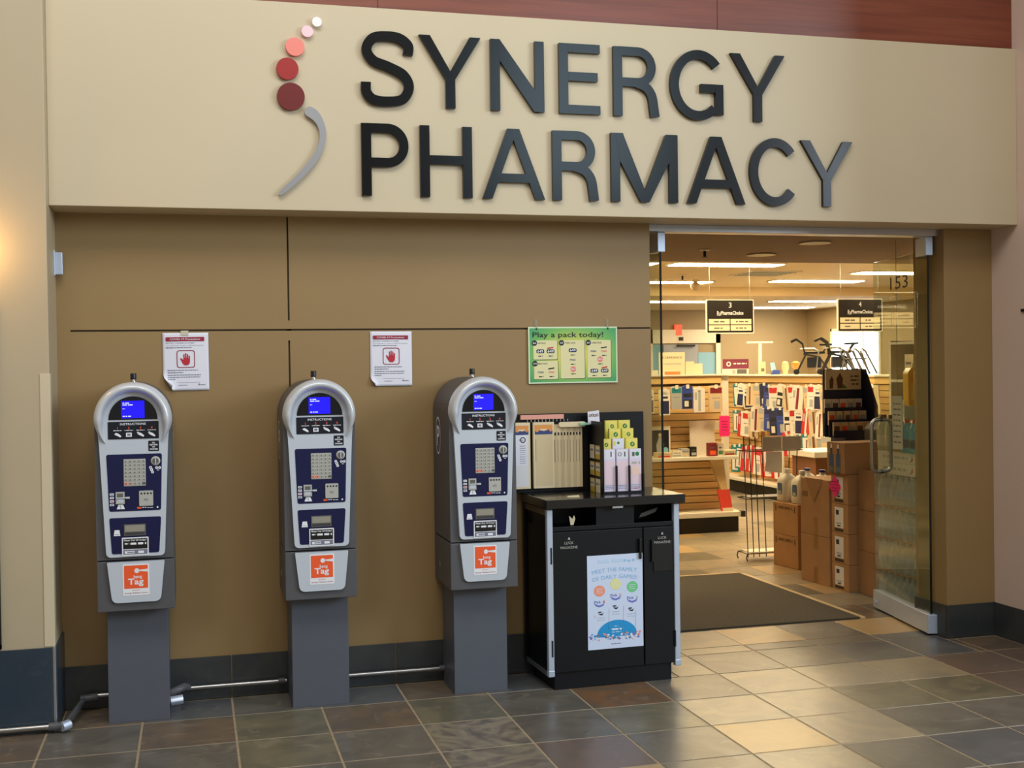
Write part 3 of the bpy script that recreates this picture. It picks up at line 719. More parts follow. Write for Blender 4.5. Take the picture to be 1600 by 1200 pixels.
for x0, x1, z0, z1, pr_, nm in cards:
    b.prism(rrect(x0+.001, x1+.003, z0-.003, z1, .006), Y, Y+.0006, shd); b.prism(rrect(x0, x1, z0, z1, .006), Y-.0008, Y, pc)
    b.disc(x0+.006, z1-.013, .0145, Y-.0012, 'darkink', 20); b.text('$'+pr_, x0+.006, z1-.0175, .009, Y-.0016, 'white', bold=.01, fit=.018)
    b.text(nm, x0+.024, z1-.018, .0085, Y-.0012, 'darkink', al='L', bold=.008, xs=.82)
def lucky(x, z, kind):
    y = Y-.0013
    if kind == 'r':
        b.disc(x, z, .0155, y, 'salmon', 24); b.dashes(x-.010, x+.011, z-.003, .006, y-.0004, 'paper', 3)
    else:
        dk = {'a': 'navy', 'b': 'darkink', 'm': 'greyink', 'x': 'salmon'}[kind]
        if kind in 'ab': b.prism(rrect(x-.021, x+.021, z-.010, z+.010, .008), y, y+.0002, dk)
        b.text('649' if kind in 'ab' else 'max', x, z-.006, .013, y-.0004, 'white' if kind in 'ab' else dk, bold=.02, fit=.032)
        if kind in 'bx': b.flat([(x-.018, z+.012), (x+.014, z+.016), (x+.015, z+.023), (x-.017, z+.018)], y-.0004, 'redink' if kind == 'b' else 'darkink')
    b.dashes(x-.011, x+.013, z-.027, .005, y, 'darkink', 5)
for a in ((.063, .166, 'a'), (.118, .166, 'b'), (.065, .060, 'm'), (.122, .060, 'x'), (.238, .170, 'a'), (.238, .122, 'm'), (.240, .072, 'r'), (.352, .166, 'm'), (.410, .166, 'x'), (.388, .122, 'r'), (.355, .062, 'a'), (.412, .062, 'b')): lucky(*a)
b.build('print', t)
hk = mat('clear_hook', (196, 182, 150), .15, alpha=.55)
for x in (.044, .432):
    MB().tube([(x, -.002, h+.038), (x, -.004, h+.006), (x, -.012, h-.008), (x, -.020, h-.002)], .0035, hk, 6).box(x-.009, x+.009, -.003, 0, h+.004, h+.040, hk).build('hook', t)
    MB().disc(x, h-.011, .0045, -.0142, 'darkink', 12).build('eyelet', t)

# ================================================================== LOTTERY CABINET
t = thing('lottery_cabinet', 'black lottery cabinet with pale metal corner rails and a poster on its door', 'cabinet', (1.425, .13, 0), math.radians(2.0))
yf = -.185; X0, X1 = -.345, .345
MB().box(X0+.035, X1-.035, yf+.025, .17, 0, .085, 'blackmatte').build('plinth', t, bevel=.002)
b = MB().box(X0, X1, yf+.02, .175, .085, .785, 'blackmatte')
b.box(X0, X0+.02, yf+.02, .175, .785, .89, 'blackmatte').box(X1-.02, X1, yf+.02, .175, .785, .89, 'blackmatte').box(-.09, .11, yf+.006, .175, .795, .89, 'blackmatte').box(X0, X1, .05, .175, .785, .89, 'blackmatte')
bo = b.build('body', t)
MB().box(X0+.02, X1-.02, yf+.004, yf+.02, .775, .797, 'blackmatte').build('rail', t, bevel=.002)
do = MB().box(X0+.012, .152, yf, yf+.02, .088, .772, 'blackmatte').build('door', t, bevel=.003)
d2 = MB().box(.157, X1-.012, yf, yf+.02, .088, .772, 'blackmatte').build('door', t, bevel=.003)
MB().box(.128, .140, yf-.018, yf, .62, .72, 'black').build('handle', do, bevel=.003)
MB().box(.195, .207, yf-.014, yf, .60, .71, 'black').box(.207, .31, yf-.005, yf, .55, .70, 'black').build('slip_pocket', d2, bevel=.002)
MB().box(X1-.03, X1-.022, yf-.008, yf, .17, .25, 'black').build('hinge', d2); MB().box(X0+.012, X0+.02, yf-.008, yf, .17, .25, 'black').build('hinge', do); MB().box(X0+.012, X0+.02, yf-.008, yf, .62, .70, 'black').build('hinge', do)
for x, d_ in ((-.235, do), (.255, d2)):
    b = MB(); gm2 = 'greyink'
    b.flat([(x-.007, .734), (x+.007, .734), (x, .748)], yf-.0012 if d_ is do else yf-.006, 'keys'); b.text('LUCK', x, .712, .0125, yf-.0012 if d_ is do else yf-.006, 'keys', fit=.046); b.text('MAGAZINE', x, .690, .0125, yf-.0012 if d_ is do else yf-.006, 'keys', fit=.088)
    b.build('lettering', d_)
for x in (X0-.004, X1-.026):
    MB().box(x, x+.030, yf-.006, yf+.022, .075, .885, 'aluw').build('corner_rail', t, bevel=.004)
    MB().box(x-.001, x+.031, yf-.007, yf+.023, .072, .105, 'aluw').build('rail_foot', t, bevel=.004)
MB().box(X0-.006, X0, yf+.02, .17, .855, .885, mat('bronze_rail', (120, 100, 74), .4, metal=.5)).build('side_rail', t)
MB().box(X0-.006, X0, yf+.02, .17, .075, .095, 'alu').build('side_rail', t)
MB().box(X0-.012, X0-.004, .155, .172, .075, .885, 'blackmatte').build('side_rail', t)
MB().box(X0-.015, X1+.025, yf-.035, .185, .890, .933, 'counter').build('counter', t, bevel=.003)
MB().box(-.02, .035, yf-.0365, yf-.034, .880, .889, 'alu').build('lock', t)
MB().prism([(-.215, .800), (-.200, .80), (-.19, .83), (-.196, .848), (-.205, .83), (-.222, .846)], yf+.03, yf+.034, 'cream').build('loose_slip', t)
MB().prism([(.16, .815), (.19, .82), (.25, .84), (.262, .862), (.22, .850), (.17, .835)], yf+.06, yf+.07, mat('grey_cloth', (74, 74, 66), .8)).build('loose_slip', t)
# poster on the door
P = MB().box(-.144, .148, yf-.0032, yf-.0002, .150, .640, mat('daily_paper', (206, 220, 244), .5))
po = P.build('door_poster', t); po.scale = (1, 1, .941); po.location = (0, 0, .0458)
b = MB(); Y = yf-.0040
sky = mat('sky_ink', (150, 196, 232), .6); blue = mat('blue_ink', (22, 148, 210), .5); vio = mat('violet_ink', (112, 118, 196), .6)
b.dashes(-.09, .05, .600, .016, Y, mat('pale_sky_ink', (190, 214, 238), .6), 6)
for i in range(3): b.disc(.055+i*.022, .607-.004*(i % 2), .007, Y-.0003, sky, 12)
def arched(s_, cz, rad, hgt, wid, m_):
    vs, fs, wd_ = text2d(s_, .0); k = wid/(wd_*hgt)
    out = []
    for a, c in vs:
        x = (a*hgt*k-wid/2); r = rad+c*hgt; th = x/rad
        out.append((r*math.sin(th), Y-.0004, cz-rad+r*math.cos(th)))
    b.add(out, fs, m_)
arched('MEET THE FAMILY', .553, .62, .021, .235, sky); arched('OF DAILY GAMES!', .516, .62, .021, .235, sky)
for x, z, c, nm, nc in ((-.082, .455, (238, 150, 122), '4', 'orange'), (.004, .485, (226, 226, 158), '2', 'salmon'), (.092, .466, (112, 202, 138), '3', 'keys')):
    mm = mat('ball_'+str(c[0]), c, .6)
    b.disc(x, z, .029, Y, mm, 26)
    for q in (-.009, .002, .012): b.dashes(x-.016, x+.016, z-q, .003, Y-.0004, 'paper', int(q*1000)+20)
    zz = z-.072
    b.flat([(x-.030, zz+.010), (x-.020, zz-.006), (x, zz-.013), (x+.020, zz-.006), (x+.030, zz+.016), (x+.016, zz+.002), (x-.002, zz-.003), (x-.016, zz+.002)], Y, vio)
    b.text('Pick', x-.010, zz+.008, .014, Y-.0004, vio, bold=.01, fit=.036); b.text(nm, x+.022, zz+.008, .015, Y-.0004, nc, bold=.01)
for x, z in ((-.076, .335), (.002, .362), (.084, .345)):
    b.flat([(x-.014, z+.004), (x-.004, z-.006), (x+.008, z-.008), (x+.016, z+.008), (x+.007, z), (x-.004, z+.001)], Y, 'darkink'); b.dashes(x-.014, x+.004, z+.006, .006, Y, 'darkink', 2); b.dashes(x-.02, x+.02, z-.022, .0016, Y, 'greyink', 3)
    b.dashes(x-.02, x+.02, z-.034, .0014, Y, 'greyink', 4)
for x, z0, z1, m_ in ((-.037, .25, .36, 'keys'), (.040, .25, .37, 'salmon'), (.105, .24, .34, 'keys'), (-.110, .315, .33, 'salmon')): b.flat([(x, z0), (x+.0018, z0), (x+.0018+.004, z1), (x+.004, z1)], Y, m_)
pts = [(-.102+.006, .212), (.113, .212)]+[(.0085+.105*math.cos(math.radians(a_)), .218+.080*math.sin(math.radians(a_))) for a_ in range(4, 177, 6)]
b.flat(pts, Y, blue)
b.dashes(-.005, .016, .262, .007, Y-.0005, sky, 1); b.dashes(-.020, .032, .246, .008, Y-.0005, 'white', 2); b.dashes(-.019, .031, .232, .007, Y-.0005, sky, 3)
r = random.Random(5)
for i in range(70):
    x = r.uniform(-.135, .132); z = .203+r.uniform(-.006, .026)*(1 if abs(x) > .03 else .5)
    b.disc(x, z, r.uniform(.003, .0075), Y-.0008-.00002*i, [sky, 'paper', vio, 'salmon', 'greyink', blue, 'paper'][i % 7], 9)
b.dashes(-.022, .03, .172, .004, Y, 'greyink', 12)
b.build('poster_print', po)

# ---- things on the counter
ZC = .933
t = thing('display_board', 'black display board standing along the back of the cabinet counter', 'board', (1.385, .295, ZC))
MB().box(-.365, .345, 0, .012, 0, .402, 'blackmatte').build('board', t, bevel=.002)
MB().box(-.33, -.10, -.020, -.002, .375, .398, mat('pink_strip', (226, 160, 142), .5)).build('header_strip', t)
tt = MB()
for i in range(12): tt.box(-.295+i*.0195-.0012, -.295+i*.0195+.0012, -.025, -.020, .362, .374, 'keys')
tag(tt.build('hook_row', t), kind='stuff')
GS = 'play slip boards on the counter'
beige = mat('beige_card', (226, 208, 168), .6); beige2 = mat('beige_card_back', (212, 192, 150), .6); hdr = mat('header_blue', (48, 66, 120), .5); hdo = mat('header_orange', (226, 150, 74), .5)
def slipframe(x0, x1, label, white):
    t = thing('slip_board', label, 'board', ((x0+x1)/2, .270, ZC+.022), 0, GS)
    w2 = (x1-x0)/2; H = .338
    MB().box(-w2, w2, -.010, .012, 0, H, beige).build('frame', t, bevel=.002)
    MB().rect(-w2+.010, w2-.010, .012, H-.012, -.0105, mat('slip_white', (222, 220, 220), .6) if white else beige2).build('sheet', t)
    b = MB(); b.rect(-w2+.008, w2-.010, H-.062, H-.016, -.011, hdr)
    zz = [(-w2+.008, H-.044), (-w2+.02, H-.05), (-w2+.035, H-.040), (0, H-.046), (w2-.03, H-.038), (w2-.02, H-.05), (w2-.010, H-.042), (w2-.010, H-.014), (-w2+.008, H-.014)]
    b.flat(zz, -.0114, hdo); b.rect(-.02, .015, H-.042, H-.034, -.0118, 'cream')
    if white:
        b.rect(-w2+.010, w2-.022, H-.22, H-.066, -.011, 'paper'); b.ring(.004, H-.088, .010, .015, -.0114, 'darkink', 20); b.text('Pick', -.004, H-.092, .008, -.0118, 'darkink', fit=.022)
        for i in range(9): b.dashes(-.012, .018, H-.120-i*.011, .003, -.0114, 'greyink', i)
    else: b.box(-w2+.012, -w2+.0135, -.0118, -.0112, H-.20, H-.085, 'greyink')
    b.build('print', t)
    return t
slipframe(1.012, 1.100, 'narrow cream slip board with a white printed sheet, next to the pay station', True)
slipframe(1.116, 1.228, 'wide cream slip board with an orange and blue heading', False)
for i in range(9):
    x = 1.236+i*.0165
    t = thing('slip_card', 'cream slip card with a dark heading, one of the fanned row on the counter', 'card', (x, .268, ZC+.022), math.radians(-14), 'fanned cream slip cards')
    MB().prism(rrect(-.012, .012, 0, .325, .003), 0, .004, beige if i % 2 else beige2).build('sheet', t)
    b = MB(); b.flat([(-.008, .268), (.004, .268), (.004, .284), (-.003, .284)], -.0006, 'darkink'); b.box(-.005, -.002, -.0008, -.0002, .13, .245, 'keydark'); b.build('print', t)
o = MB().prism(rrect(-.072, .072, -.013, .013, .012), -.004, .004, beige).build('card_bar', loc=(1.322, .252, ZC+.346)); tag(o, 'rounded cream bar across the top of the fanned slip cards', 'bar')
# tiered brochure holder with tickets in its flank
t = thing('brochure_holder', 'black tiered brochure holder at the door end of the counter', 'holder', (1.53, .165, ZC))
MB().box(-.110, -.104, -.105, .118, 0, .362, 'blackmatte').build('side_panel', t, bevel=.001)
MB().box(.104, .110, -.105, .118, 0, .10, 'blackmatte').build('side_panel', t, bevel=.001)
MB().box(-.104, .104, .110, .118, 0, .355, 'blackmatte').build('back_panel', t)
MB().box(-.104, .104, -.105, .110, 0, .010, 'blackmatte').build('base', t)
for k, (y, z) in enumerate(((-.050, .07), (.005, .12), (.060, .17))): MB().box(-.104, .104, y, y+.004, .01, z+.05, 'blackmatte').build('divider', t)
for x in (-.035, .034): MB().box(x-.002, x+.002, -.105, -.05, .01, .14, 'blackmatte').build('divider', t)
yt = mat('ticket_yellow', (206, 172, 62), .5)
for r_ in range(3):
    for c_ in range(2):
        b = MB(); b.X = Matrix.Translation((-.1108, .060-c_*.085, .205-r_*.085)) @ Matrix.Rotation(-PI/2, 4, 'Z')
        b.rect(-.036, .036, -.036, .036, 0, yt if (r_+c_) % 3 else 'cream'); b.rect(-.032, .032, -.01, .030, -.0005, 'cream'); b.rect(-.036, .036, -.040, -.034, -.0005, 'darkink'); b.dashes(-.025, .025, .005, .010, -.0008, 'greyink', r_*2+c_)
        b.build('ticket', t)
lime = mat('lime_paper', (224, 216, 96), .6); lemon = mat('lemon_paper', (238, 222, 112), .6); lav = mat('lavender_paper', (222, 212, 232), .6); green = mat('seal_green', (44, 128, 72), .6); pinkp = mat('pink_panel', (232, 206, 214), .6)
def brochure(x, y, z0, h, w, kind, label, tilt=0.0):
    t = thing('brochure', label, 'brochure', (1.53+x, .165+y, ZC+z0), tilt, 'brochures in the tiered holder')
    MB().box(-w/2, w/2, -.009, .009, 0, h, lav if kind in 'wxyz' else lime).build('booklet', t)
    b = MB()
    if kind in 'gG':
        b.rect(-w/2+.003, w/2-.003, h-.056, h-.003, -.0095, lemon); b.rect(-w/2+.003, -w/2+.020, h-.05, h-.012, -.0098, lime)
        b.disc(.004, h-.030, .0125 if kind == 'G' else .0105, -.0101, green, 18); b.flat([(-.002, h-.034), (.004, h-.036), (.010, h-.024), (.006, h-.023)], -.0105, lime)
    else:
        b.rect(-w/2+.002, w/2-.002, h-.05, h-.002, -.0095, 'paper'); b.rect(-w/2+.004, w/2-.004, .035 if h > .15 else .004, h-.062, -.0095, pinkp)
        if kind == 'x': b.ring(-.014, h-.026, .007, .010, -.0099, 'darkink', 16); b.rect(.010, .016, h-.038, h-.014, -.0099, 'darkink')
        if kind == 'y': b.disc(.010, h-.026, .011, -.0099, green, 16); b.rect(-.018, -.004, h-.038, h-.016, -.0099, 'keydark')
        if kind == 'w': b.disc(0, h-.022, .007, -.0099, green, 14); b.rect(-.026, -.014, h-.034, h-.012, -.0099, lime)
        if kind == 'z': b.rect(.006, .012, h-.038, h-.012, -.0099, 'darkink')
        if h > .15:
            for q in range(3): b.dashes(-w/2+.008, w/2-.008, .012+q*.008, .003, -.0099, 'greyink', q)
            if kind == 'y': b.rect(-.010, .012, .010, .014, -.0102, 'redink'); b.rect(-w/2+.006, w/2-.006, .080, .12, -.0099, mat('peach', (238, 206, 190), .6)); b.dashes(-w/2+.010, w/2-.006, .135, .012, -.0099, 'keys', 7)
    b.build('print', t)
brochure(-.070, -.078, .011, .212, .062, 'z', 'pink brochure in the bottom tier next to the holder side panel')
brochure(-.001, -.078, .011, .212, .062, 'x', 'pink brochure in the middle of the bottom tier')
brochure(.069, -.078, .011, .212, .062, 'y', 'white brochure with a peach band and green seal in the bottom tier')
brochure(-.070, -.024, .011, .262, .060, 'g', 'yellow brochure in the second tier next to the holder side panel')
brochure(-.002, -.024, .011, .262, .062, 'w', 'white brochure with a lime square and green seal in the second tier')
brochure(.070, -.024, .011, .262, .064, 'G', 'yellow brochure in the second tier at the door end')
brochure(.0, .030, .011, .310, .062, 'G', 'yellow brochure in the middle of the third tier')
brochure(.070, .030, .011, .310, .062, 'g', 'yellow brochure in the third tier at the door end')
brochure(.002, .088, .011, .350, .066, 'g', 'yellow brochure in the middle of the top tier')
brochure(.072, .088, .011, .350, .064, 'G', 'yellow brochure in the top tier at the door end')
t = thing('small_card', 'small white card with four round chips propped above the brochures', 'card', (1.435, .24, ZC+.345), .1)
MB().prism([(-.032, 0), (.034, .002), (.030, .070), (-.034, .064)], -.001, .001, 'paper').build('sheet', t)
b = MB()
for i in range(4): b.ring(-.021+i*.0135, .044+.002*(i % 2), .004, .0075, -.0016, mat('chip_brown', (110, 64, 44), .6), 14)
b.dashes(-.01, .012, .014, .002, -.0016, 'salmon', 1); b.build('print', t)
MB().box(-.075, .03, .004, .010, -.004, .008, mat('mint_strip', (150, 206, 172), .5)).build('stand', t)
o = MB().add([(-.035, -.03, 0), (.025, -.035, .0), (.036, .012, .004), (-.022, .020, .001), (.0, .024, .006), (-.035, -.03, .0015), (.025, -.035, .0015), (.036, .012, .0055), (-.022, .020, .0025)], [(5, 6, 7, 8), (0, 3, 2, 1), (0, 1, 6, 5), (1, 2, 7, 6), (2, 3, 8, 7), (3, 0, 5, 8)], 'cream').build('loose_paper', loc=(1.245, .02, ZC+.0005)); tag(o, 'small loose slip of paper lying on the black counter', 'paper')
# ================================================================== THE SHOP BEHIND THE OPENING
M['swall'] = mat('shop_wall_paint', (158, 139, 106), .6, noise=.04, scale=2)
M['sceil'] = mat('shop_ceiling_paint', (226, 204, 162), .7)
M['eceil'] = mat('shaded_entry_ceiling', (132, 104, 72), .7)  # dark brown holds the shade of this unlit ceiling in its colour
M['slat'] = mat('maple_slat', (228, 188, 122), .45, noise=.25, scale=3, stretch=(.3, .3, 6))
M['slatgap'] = mat('slat_groove', (96, 70, 40), .7)
M['offw'] = mat('off_white_metal', (226, 218, 200), .45)
M['kick'] = mat('black_kickplate', (22, 20, 18), .5)
M['card'] = mat('cardboard', (176, 130, 82), .75, noise=.12, scale=6)
M['card2'] = mat('cardboard_dull', (160, 118, 74), .75, noise=.12, scale=5)
M['tapeb'] = mat('packing_tape', (150, 104, 54), .25)
M['pink'] = mat('neon_pink_card', (255, 40, 130), .6)
M['teal'] = mat('teal_card', (30, 128, 136), .5); M['navyp'] = mat('navy_card', (36, 42, 78), .5); M['bluep'] = mat('blue_card', (48, 70, 150), .5)
M['redp'] = mat('red_card', (196, 44, 44), .5); M['whitep'] = mat('white_card', (226, 222, 212), .5); M['beigep'] = mat('beige_card_pack', (210, 188, 150), .5); M['greyp'] = mat('grey_card', (170, 172, 168), .5)
M['brownp'] = mat('brown_photo', (112, 72, 48), .5); M['maroon'] = mat('maroon_card', (130, 32, 36), .5)
YB_ = 12.4; XS = 9.35
struct(MB().box(1.0, XS+.2, YB_, YB_+.2, 0, 3.0, 'swall').build('wall_shop_back'))
ww = MB().box(XS, XS+.2, .45, 10.2, 0, 3.0, 'swall').box(XS, XS+.2, 11.6, YB_+.1, 0, 3.0, 'swall').box(XS, XS+.2, 10.2, 11.6, 0, 1.3, 'swall').box(XS, XS+.2, 10.2, 11.6, 2.12, 3.0, 'swall')
struct(ww.build('wall_shop_right'))
struct(MB().box(1.0, 1.2, .53, YB_+.1, 0, 3.0, 'swall').build('wall_shop_left'))
struct(MB().box(XR, XS+.1, .45, .62, 0, 3.0, 'swall').build('wall_shop_front'))
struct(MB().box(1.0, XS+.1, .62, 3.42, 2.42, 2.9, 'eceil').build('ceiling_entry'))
struct(MB().box(1.0, XS+.1, 3.42, 8.74, 2.60, 2.9, 'sceil').build('ceiling_shop'))
struct(MB().box(1.0, XS+.1, 8.74, YB_+.1, 2.485, 2.9, 'sceil').build('ceiling_shop_low'))
# window on the far side wall
wn = struct(MB().box(XS-.02, XS+.05, 10.18, 10.23, 1.28, 2.14, 'offw').box(XS-.02, XS+.05, 11.57, 11.62, 1.28, 2.14, 'offw').box(XS-.02, XS+.05, 10.18, 11.62, 2.10, 2.14, 'offw').box(XS-.02, XS+.05, 10.18, 11.62, 1.28, 1.32, 'offw').box(XS-.01, XS+.04, 10.64, 10.68, 1.3, 2.12, 'offw').build('window_1'))
sk = mat('bright_daylight', (220, 240, 255), .5, emit=5.0)
MB().box(XS+.06, XS+.07, 10.2, 10.65, 1.3, 2.12, sk).build('pane', wn); MB().box(XS+.06, XS+.07, 10.67, 11.6, 1.3, 2.12, sk).build('pane', wn)
# door with side lights on the back wall
dr = struct(MB().box(6.50, 6.58, YB_-.05, YB_, 0, 2.17, 'offw').box(7.68, 7.76, YB_-.05, YB_, 0, 2.17, 'offw').box(6.5, 7.76, YB_-.05, YB_, 1.95, 2.17, 'offw').build('door_3'))
gp = mat('cool_door_panel', (150, 156, 168), .5)
MB().box(6.77, 7.37, YB_-.03, YB_-.005, 0, 1.93, gp).build('leaf', dr); MB().box(6.58, 6.76, YB_-.02, YB_-.008, .1, 1.93, mat('pale_blue_pane', (120, 170, 196), .15)).build('pane', dr); MB().box(7.38, 7.68, YB_-.02, YB_-.008, .1, 1.80, mat('pale_blue_pane2', (140, 186, 214), .15)).build('pane', dr)
MB().box(7.0, 7.3, YB_-.08, YB_-.03, 1.895, 1.925, 'black').build('closer', dr); MB().box(7.03, 7.10, YB_-.07, YB_-.05, 1.99, 2.05, 'black').build('sensor', dr)
t = thing('exit_sign', 'red glowing exit sign on the far shop wall', 'sign', (7.03, YB_, 2.16))
MB().box(-.06, .06, -.05, 0, -.09, .09, mat('exit_red', (255, 96, 70), .5, emit=.6)).build('panel', t, bevel=.004)
# ---- ceiling lights
LM = mat('lit_diffuser', (255, 229, 180), .5, emit=47.0)
cl = thing('ceiling_light', 'x', 'ceiling light', (0, 0, 0))
MB().box(-.60, .60, -.15, .15, -.012, 0, 'offw').build('frame', cl); MB().box(-.575, .575, -.13, .13, -.018, -.011, LM).build('diffuser', cl)
GL = 'lit ceiling panels in the shop'
lights = [((4.66, 5.50, 2.60), 'lit ceiling panel just past the low entry ceiling'), ((4.95, 7.85, 2.60), 'lit ceiling panel with a globe camera beside it'), ((6.82, 7.55, 2.60), 'lit ceiling panel above the hanging packs, past the air vent'),
          ((6.07, 9.85, 2.485), 'lit ceiling panel behind the hanging sign numbered 3'), ((7.93, 9.73, 2.485), 'lit ceiling panel behind the hanging sign numbered 4'), ((8.3, 11.41, 2.485), 'lit ceiling panel nearest the far corner of the shop'),
          ((7.2, 6.3, 2.60), 'lit ceiling panel added in place of the reflection in the open glass door'), ((3.3, 5.5, 2.60), 'lit ceiling panel over the slatwall display'), ((2.9, 7.85, 2.60), 'lit ceiling panel deep behind the olive wall'),  # first panel here is added in place of a reflection in the door
          ((2.6, 4.1, 2.60), 'added lit ceiling panel brightening the shop, hidden above the entry ceiling edge, over the mat'), ((4.6, 4.1, 2.60), 'added lit ceiling panel brightening the shop, hidden above the entry ceiling edge, over the wire rack'), ((6.9, 4.1, 2.60), 'added lit ceiling panel brightening the shop, hidden above the entry ceiling edge, over the gondola end'), ((8.4, 6.3, 2.60), 'added lit ceiling panel brightening the shop between the gondola and the window wall')]  # these panels are added, out of view, to brighten the shop
for i, (l, lb) in enumerate(lights):
    if i == 0: cl.location = l; cl['label'] = lb; cl['group'] = GL
    else: dup(cl, l, None, lb, GL)
def downlight(x, y, lb):
    t = thing('downlight', lb, 'downlight', (x, y, 2.42), 0, 'recessed downlights in the entry ceiling')
    MB().lathe([(.085, 0), (.11, -.004), (.112, -.010), (.085, -.008)], 'offw', n=28).build('trim_ring', t, smooth=True); MB().lathe([(.084, -.001), (.05, -.006)], mat('downlight_well', (120, 100, 70), .4), n=24).build('reflector', t)
downlight(3.66, 2.75, 'round downlight deeper in the entry ceiling'); downlight(3.64, 1.90, 'round downlight nearer the glass doors')
def sprinkler(x, y, z, lb):
    t = thing('sprinkler', lb, 'sprinkler', (x, y, z), 0, 'ceiling sprinklers')
    MB().lathe([(.045, 0), (.05, -.004), (.02, -.010)], 'offw', n=18).build('escutcheon', t); MB().lathe([(.011, -.008), (.011, -.045), (.006, -.05), (.02, -.055), (.02, -.058)], 'kick', n=12).build('head', t)
sprinkler(3.07, 2.48, 2.42, 'sprinkler head in the entry ceiling'); sprinkler(4.78, 6.9, 2.60, 'sprinkler head between the lit ceiling panels')
t = thing('air_vent', 'square air vent in the shop ceiling', 'vent', (5.62, 6.55, 2.60))
MB().box(-.30, .30, -.30, .30, -.008, 0, 'offw').build('frame', t)
for i in range(5): MB().box(-.26, .26, -.24+i*.11, -.19+i*.11, -.016, -.008, 'greyp').build('slat', t)
t = thing('camera_globe', 'small round security camera on the shop ceiling', 'camera', (5.22, 7.55, 2.60))
MB().lathe([(.05, 0), (.05, -.02), (.03, -.03)], 'offw', n=16).build('mount', t); MB().lathe([(.02, -.03), (.05, -.05), (.06, -.08), (.045, -.115), (.01, -.13)], 'beigep', n=16).build('globe', t, smooth=True)
# ---- hanging aisle signs
def aisle(x, y, z, num, lb, words, rz=0.0):
    t = thing('aisle_sign', lb, 'sign', (x, y, z), rz, 'hanging aisle signs')
    MB().prism(rrect(-.25, .25, -.165, .165, .015), -.010, .010, 'offw').build('frame', t)
    for f_, s_ in ((1, -1), (-1, 1)):
        b = MB(); b.X = Matrix.Rotation(0 if s_ < 0 else PI, 4, 'Z'); Y = -.0106
        b.prism(rrect(-.240, .240, -.155, .155, .012), Y, Y+.001, mat('sign_black', (34, 28, 24), .3))
        b.text(num, 0, .085, .05, Y-.0006, 'white', bold=.006, fit=.03 if num != '1' else None); b.text('PharmaChoice', .02, .018, .034, Y-.0006, 'white', bold=.018, fit=.235)
        b.text('Rx', -.118, .008, .045, Y-.0006, 'white', bold=.01, fit=.04)
        for i, wd_ in enumerate(words):
            x0, z0 = -.225+.228*(i % 2), -.075-.062*(i//2)
            b.rect(x0, x0+.218, z0, z0+.052, Y-.0006, 'cream'); b.dashes(x0+.054, x0+.054+wd_, z0+.019, .013, Y-.001, 'keydark', i)
        b.build('panel', t)
    zz = (2.60 if y > 3.42 else 2.42)-z
    for s_ in (-.21, .21): MB().cyl((s_, 0, .165), (s_, 0, zz), .002, 'steel', 6).build('wire', t)
aisle(4.455, 5.0, 2.045, '3', 'black hanging aisle sign numbered 3', (.11, .13, .09, .11))
aisle(5.86, 5.0, 2.055, '4', 'black hanging aisle sign numbered 4, in front of the window', (.11, .06, .07, .09))
aisle(2.80, 4.49, 2.055, '1', 'black hanging aisle sign numbered 1, mirrored in the glass door', (.10, .08, .07, .09), math.radians(-19))

# ---- automatic door frame and the two open glass leaves
struct(MB().box(1.79, 3.566, .36, .46, 2.290, ZS, 'alu').build('trim_2', bevel=.002))
def leaf(name, piv, ang, num):
    t = struct(bpy.data.objects.new(name, None)); COL.objects.link(t); t.location = (piv[0], piv[1], 0); t.rotation_euler = (0, 0, ang)
    L = .79
    MB().box(.0, L, -.006, .006, .12, 2.215, 'glass').build('pane', t)
    MB().box(-.001, .0, -.0062, .0062, .12, 2.215, 'gedge').build('pane_edge', t)
    MB().box(-.02, L, -.028, .028, .012, .122, 'aluw').build('bottom_rail', t, bevel=.003)
    MB().cyl((L-.05, .028, .05), (L-.05, .036, .05), .013, 'aluw', 14).build('rail_knob', t)
    MB().box(-.02, .12, -.022, .022, 2.185, 2.29, 'aluw').build('top_fitting', t, bevel=.003)
    s = .70; h_ = [(s, -.062, .885), (s, .062, .885), (s, .062, 1.215), (s, -.062, 1.215)]
    rr = rpoly([(p[1], p[2]) for p in h_], .045, 6)
    ho = MB().tube([(s, p[0], p[1]) for p in rr], .0115, 'steel', 10, closed=True).build('handle', t, smooth=True)
    for z in (.885, 1.215): MB().cyl((s, -.008, z), (s, .008, z), .0135, 'black', 12).build('ferrule', ho)
    if num:
        b = MB(); b.X = Matrix.Rotation(PI, 4, 'Z')
        b.text('153', -.39, 2.022, .078, -.0072, 'darkink', bold=.0, fit=.26)
        b.build('number', t)
    return t
leaf('door_1', (3.53, .42), math.atan2(.985, .1705), True)
leaf('door_2', (1.886, .42), math.radians(91), False)
# ---- entrance mat
t = thing('door_mat', 'dark grey entrance mat with a pale metal edge just inside the doors', 'mat', (2.62, 1.80, 0))
MB().box(-.74, .77, -.845, .84, 0, .010, mat('mat_carpet', (86, 77, 62), .95, noise=.3, scale=160, bump=.3)).build('carpet', t, bevel=.003)
MB().box(.77, .80, -.86, .87, 0, .012, mat('mat_edge', (214, 186, 138), .4)).build('edge_strip', t); MB().box(-.74, .80, .84, .868, 0, .012, mat('mat_edge', (1, 1, 1))).build('edge_strip', t)

